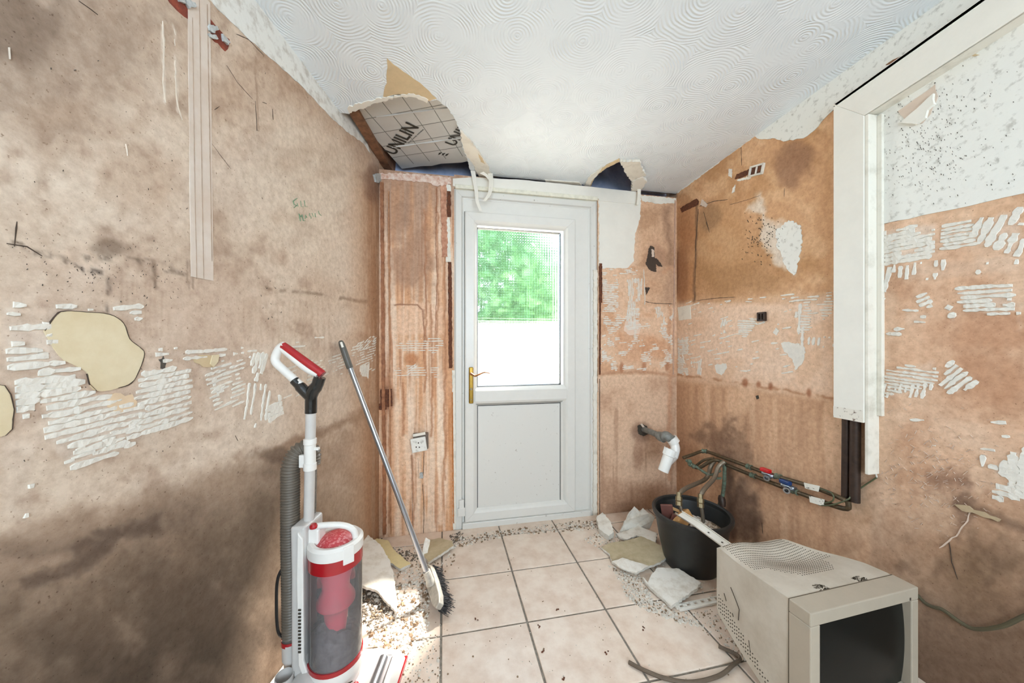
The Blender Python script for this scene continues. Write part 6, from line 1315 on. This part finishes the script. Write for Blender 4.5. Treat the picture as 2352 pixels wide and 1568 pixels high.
# left heap
slabpiece('plasterboard_piece', [(822, 1346), (862, 1350), (912, 1388), (908, 1330), (896, 1290), (874, 1262), (846, 1246), (822, 1250)], .05, .010, M_PWH, 'large sunlit white plasterboard sheet lying behind the vacuum', 212, (-.12, .10))
slabpiece('plasterboard_piece', [(840, 1262), (866, 1246), (892, 1250), (904, 1268), (944, 1296), (920, 1306), (890, 1290), (860, 1284)], .012, .01, mat('yellow_paper', (226, 208, 158), .8, var=.06), 'yellowish torn plasterboard piece under the sunlit sheet', 206, (0, .1))
slabpiece('plasterboard_piece', [(978, 1244), (1010, 1240), (1040, 1250), (1042, 1262), (1020, 1276), (984, 1300), (974, 1284)], .006, .012, M_PTAN, 'tan backed plasterboard piece between broom and door', 207, (.06, -.05))
leaning('plasterboard_piece', [fl(968, 1284, .004), fl(980, 1282, .004), at(988, 1240, 1.86), at(978, 1234, 1.86), at(972, 1252, 1.84)], M_PWH, 'narrow upright plasterboard shard behind the broom handle', 213, .006)
# loose rubble
rnd = random.Random(71)
def scatter(name, m, zones, label, cat='rubble'):
    mb = MB()
    for poly, cnt, r0, r1 in zones:
        xs = [p[0] for p in poly]; ys = [p[1] for p in poly]; k = 0; tries = 0
        while k < cnt and tries < cnt * 20:
            tries += 1; x = rnd.uniform(min(xs), max(xs)); y = rnd.uniform(min(ys), max(ys))
            if not in_poly(x, y, poly): continue
            r_ = rnd.uniform(r0, r1) * (1 if rnd.random() < .85 else 1.6); p = fl(x, y, r_ * .3)
            if p.y > YB - .015 or p.x > XR - .02 or (p - LC).dot(LN) < .02: continue
            chunk(mb, p, r_, rnd, rnd.uniform(.4, .9)); k += 1
    o = mb.build(name, m); return tag(o, label, cat, None, 'stuff')
Z_DOOR = [(1050, 1232), (1180, 1214), (1320, 1196), (1378, 1196), (1382, 1212), (1290, 1222), (1180, 1228), (1080, 1250), (1040, 1258)]
Z_R1 = [(1370, 1222), (1420, 1232), (1440, 1250), (1380, 1262), (1340, 1240)]; Z_R2 = [(1395, 1296), (1470, 1320), (1500, 1372), (1560, 1410), (1620, 1440), (1560, 1430), (1470, 1395), (1440, 1370), (1420, 1330)]
Z_R3 = [(1540, 1395), (1640, 1400), (1720, 1480), (1720, 1520), (1640, 1470)]; Z_L1 = [(830, 1340), (960, 1290), (985, 1330), (985, 1440), (930, 1500), (850, 1480)]; Z_L2 = [(905, 1480), (1010, 1450), (1010, 1568), (890, 1568)]
Z_ALL = [(1020, 1260), (1400, 1290), (1560, 1420), (1700, 1568), (900, 1568), (960, 1420)]; Z_LC = [(880, 1255), (1050, 1245), (1040, 1310), (960, 1330), (900, 1300)]; Z_BKT = [(1490, 1200), (1540, 1290), (1660, 1330), (1680, 1250), (1700, 1300), (1640, 1400), (1500, 1310)]
scatter('plaster_crumbs', M_DEBW, [(Z_DOOR, 260, .002, .008), (Z_R1, 110, .002, .007), (Z_R2, 700, .0015, .006), (Z_R3, 120, .0015, .005), (Z_L1, 800, .002, .008), (Z_L2, 110, .0015, .005), (Z_ALL, 60, .001, .0025), (Z_LC, 160, .002, .007), (Z_BKT, 120, .0015, .006)], 'white plaster crumbs scattered over the tiles')
scatter('dirt_crumbs', M_DEBB, [(Z_DOOR, 200, .002, .007), (Z_R1, 60, .002, .005), (Z_R2, 160, .0015, .005), (Z_L1, 320, .002, .008), (Z_L2, 60, .0015, .004), (Z_ALL, 90, .001, .003), (Z_LC, 120, .002, .006), (Z_R3, 80, .0015, .004)], 'brown dirt crumbs scattered over the tiles')
scatter('gravel_heap', M_DEBD, [([(822, 1350), (870, 1345), (915, 1392), (905, 1412), (860, 1436), (822, 1430)], 700, .002, .006), ([(895, 1262), (960, 1262), (970, 1290), (920, 1290)], 120, .002, .007), (Z_DOOR, 120, .0015, .005), ([(1030, 1230), (1060, 1218), (1070, 1235), (1040, 1250)], 80, .002, .006)], 'dark gravelly dirt heap behind the vacuum and along the door sill')
CRL = ['reddish brown crumb in the middle of the second tile row', 'reddish brown crumb on the tile right of the broom head', 'reddish crumb nearest the centre of the bottom edge tile', 'reddish brown crumb on the long grout line at centre', 'reddish crumb closest to the bottom edge of the picture', 'reddish crumb beside the diagonal grout line before the cable', 'dark reddish sliver on the tile left of the monitor']
for i, (px, py) in enumerate(((1282, 1400), (1095, 1422), (1248, 1495), (1236, 1437), (1295, 1556), (1394, 1498), (1480, 1442))):
    mb = MB(); 
    for k in range(3): chunk(mb, fl(px + rnd.uniform(-4, 4), py + rnd.uniform(-4, 4), .002), .004, rnd, .5)
    tag(mb.build('dry_leaf_crumb', M_RUST), CRL[i], 'crumb', 'reddish crumbs on the tiles')

# ------------------------------------------------------------------ outside the door
mb = MB(); mb.box(-8, 10, YB + .13, 14, -.18, -.12); tag(mb.build('patio', M_PAVE), 'pale paved yard outside the door', 'ground', None, 'structure')
mb = MB(); mb.box(-5, 8, 6.0, 6.2, -.12, 1.42); tag(mb.build('garden_wall', M_EXT), 'bright white garden wall beyond the door glass', 'wall', None, 'structure')
mb = MB(); mb.box(1.02, 1.7, YB + .345, YB + .80, -.12, 1.8); tag(mb.build('sun_trim_block', M_EXT), 'rendered wall stub outside beside the door', 'wall', None, 'structure')  # out-of-view block added to trim the sun patch on the floor
rnd = random.Random(90)
def tree(c, rx, rz, n, label):
    r_ = root('garden_tree', Vector((c[0], c[1], -.12)), label, 'tree', 'trees beyond the garden wall'); mb = MB()
    MB().tube([(c[0], c[1], -.12), (c[0] + .05, c[1], c[2] * .5), (c[0], c[1], c[2])], [.14, .11, .06], 10).build('trunk', M_BARK, r_, smooth=True)
    for k in range(n):
        v = Vector((rnd.gauss(0, 1), rnd.gauss(0, 1), rnd.gauss(0, 1))).normalized() * rnd.uniform(.55, 1.0) ** .5; p = Vector((c[0] + v.x * rx, c[1] + v.y * rx, c[2] + v.z * rz)); s = rnd.uniform(.07, .13)
        a = Vector((rnd.uniform(-1, 1), rnd.uniform(-1, 1), rnd.uniform(-1, 1))).normalized() * s; b = Vector((rnd.uniform(-1, 1), rnd.uniform(-1, 1), rnd.uniform(-1, 1))).normalized().cross(a).normalized() * s * .6
        mb.add([p - a, p + b, p + a, p - b], [(0, 1, 2, 3)])
    o = mb.build('foliage', M_LEAF, r_); o['kind'] = 'stuff'
tree((1.25, 8.3, 2.65), 1.8, 1.75, 9500, 'broad green garden tree seen through the left of the door glass'); tree((3.2, 10.4, 2.2), 1.4, 1.3, 5200, 'lower green garden tree to the right through the door glass')
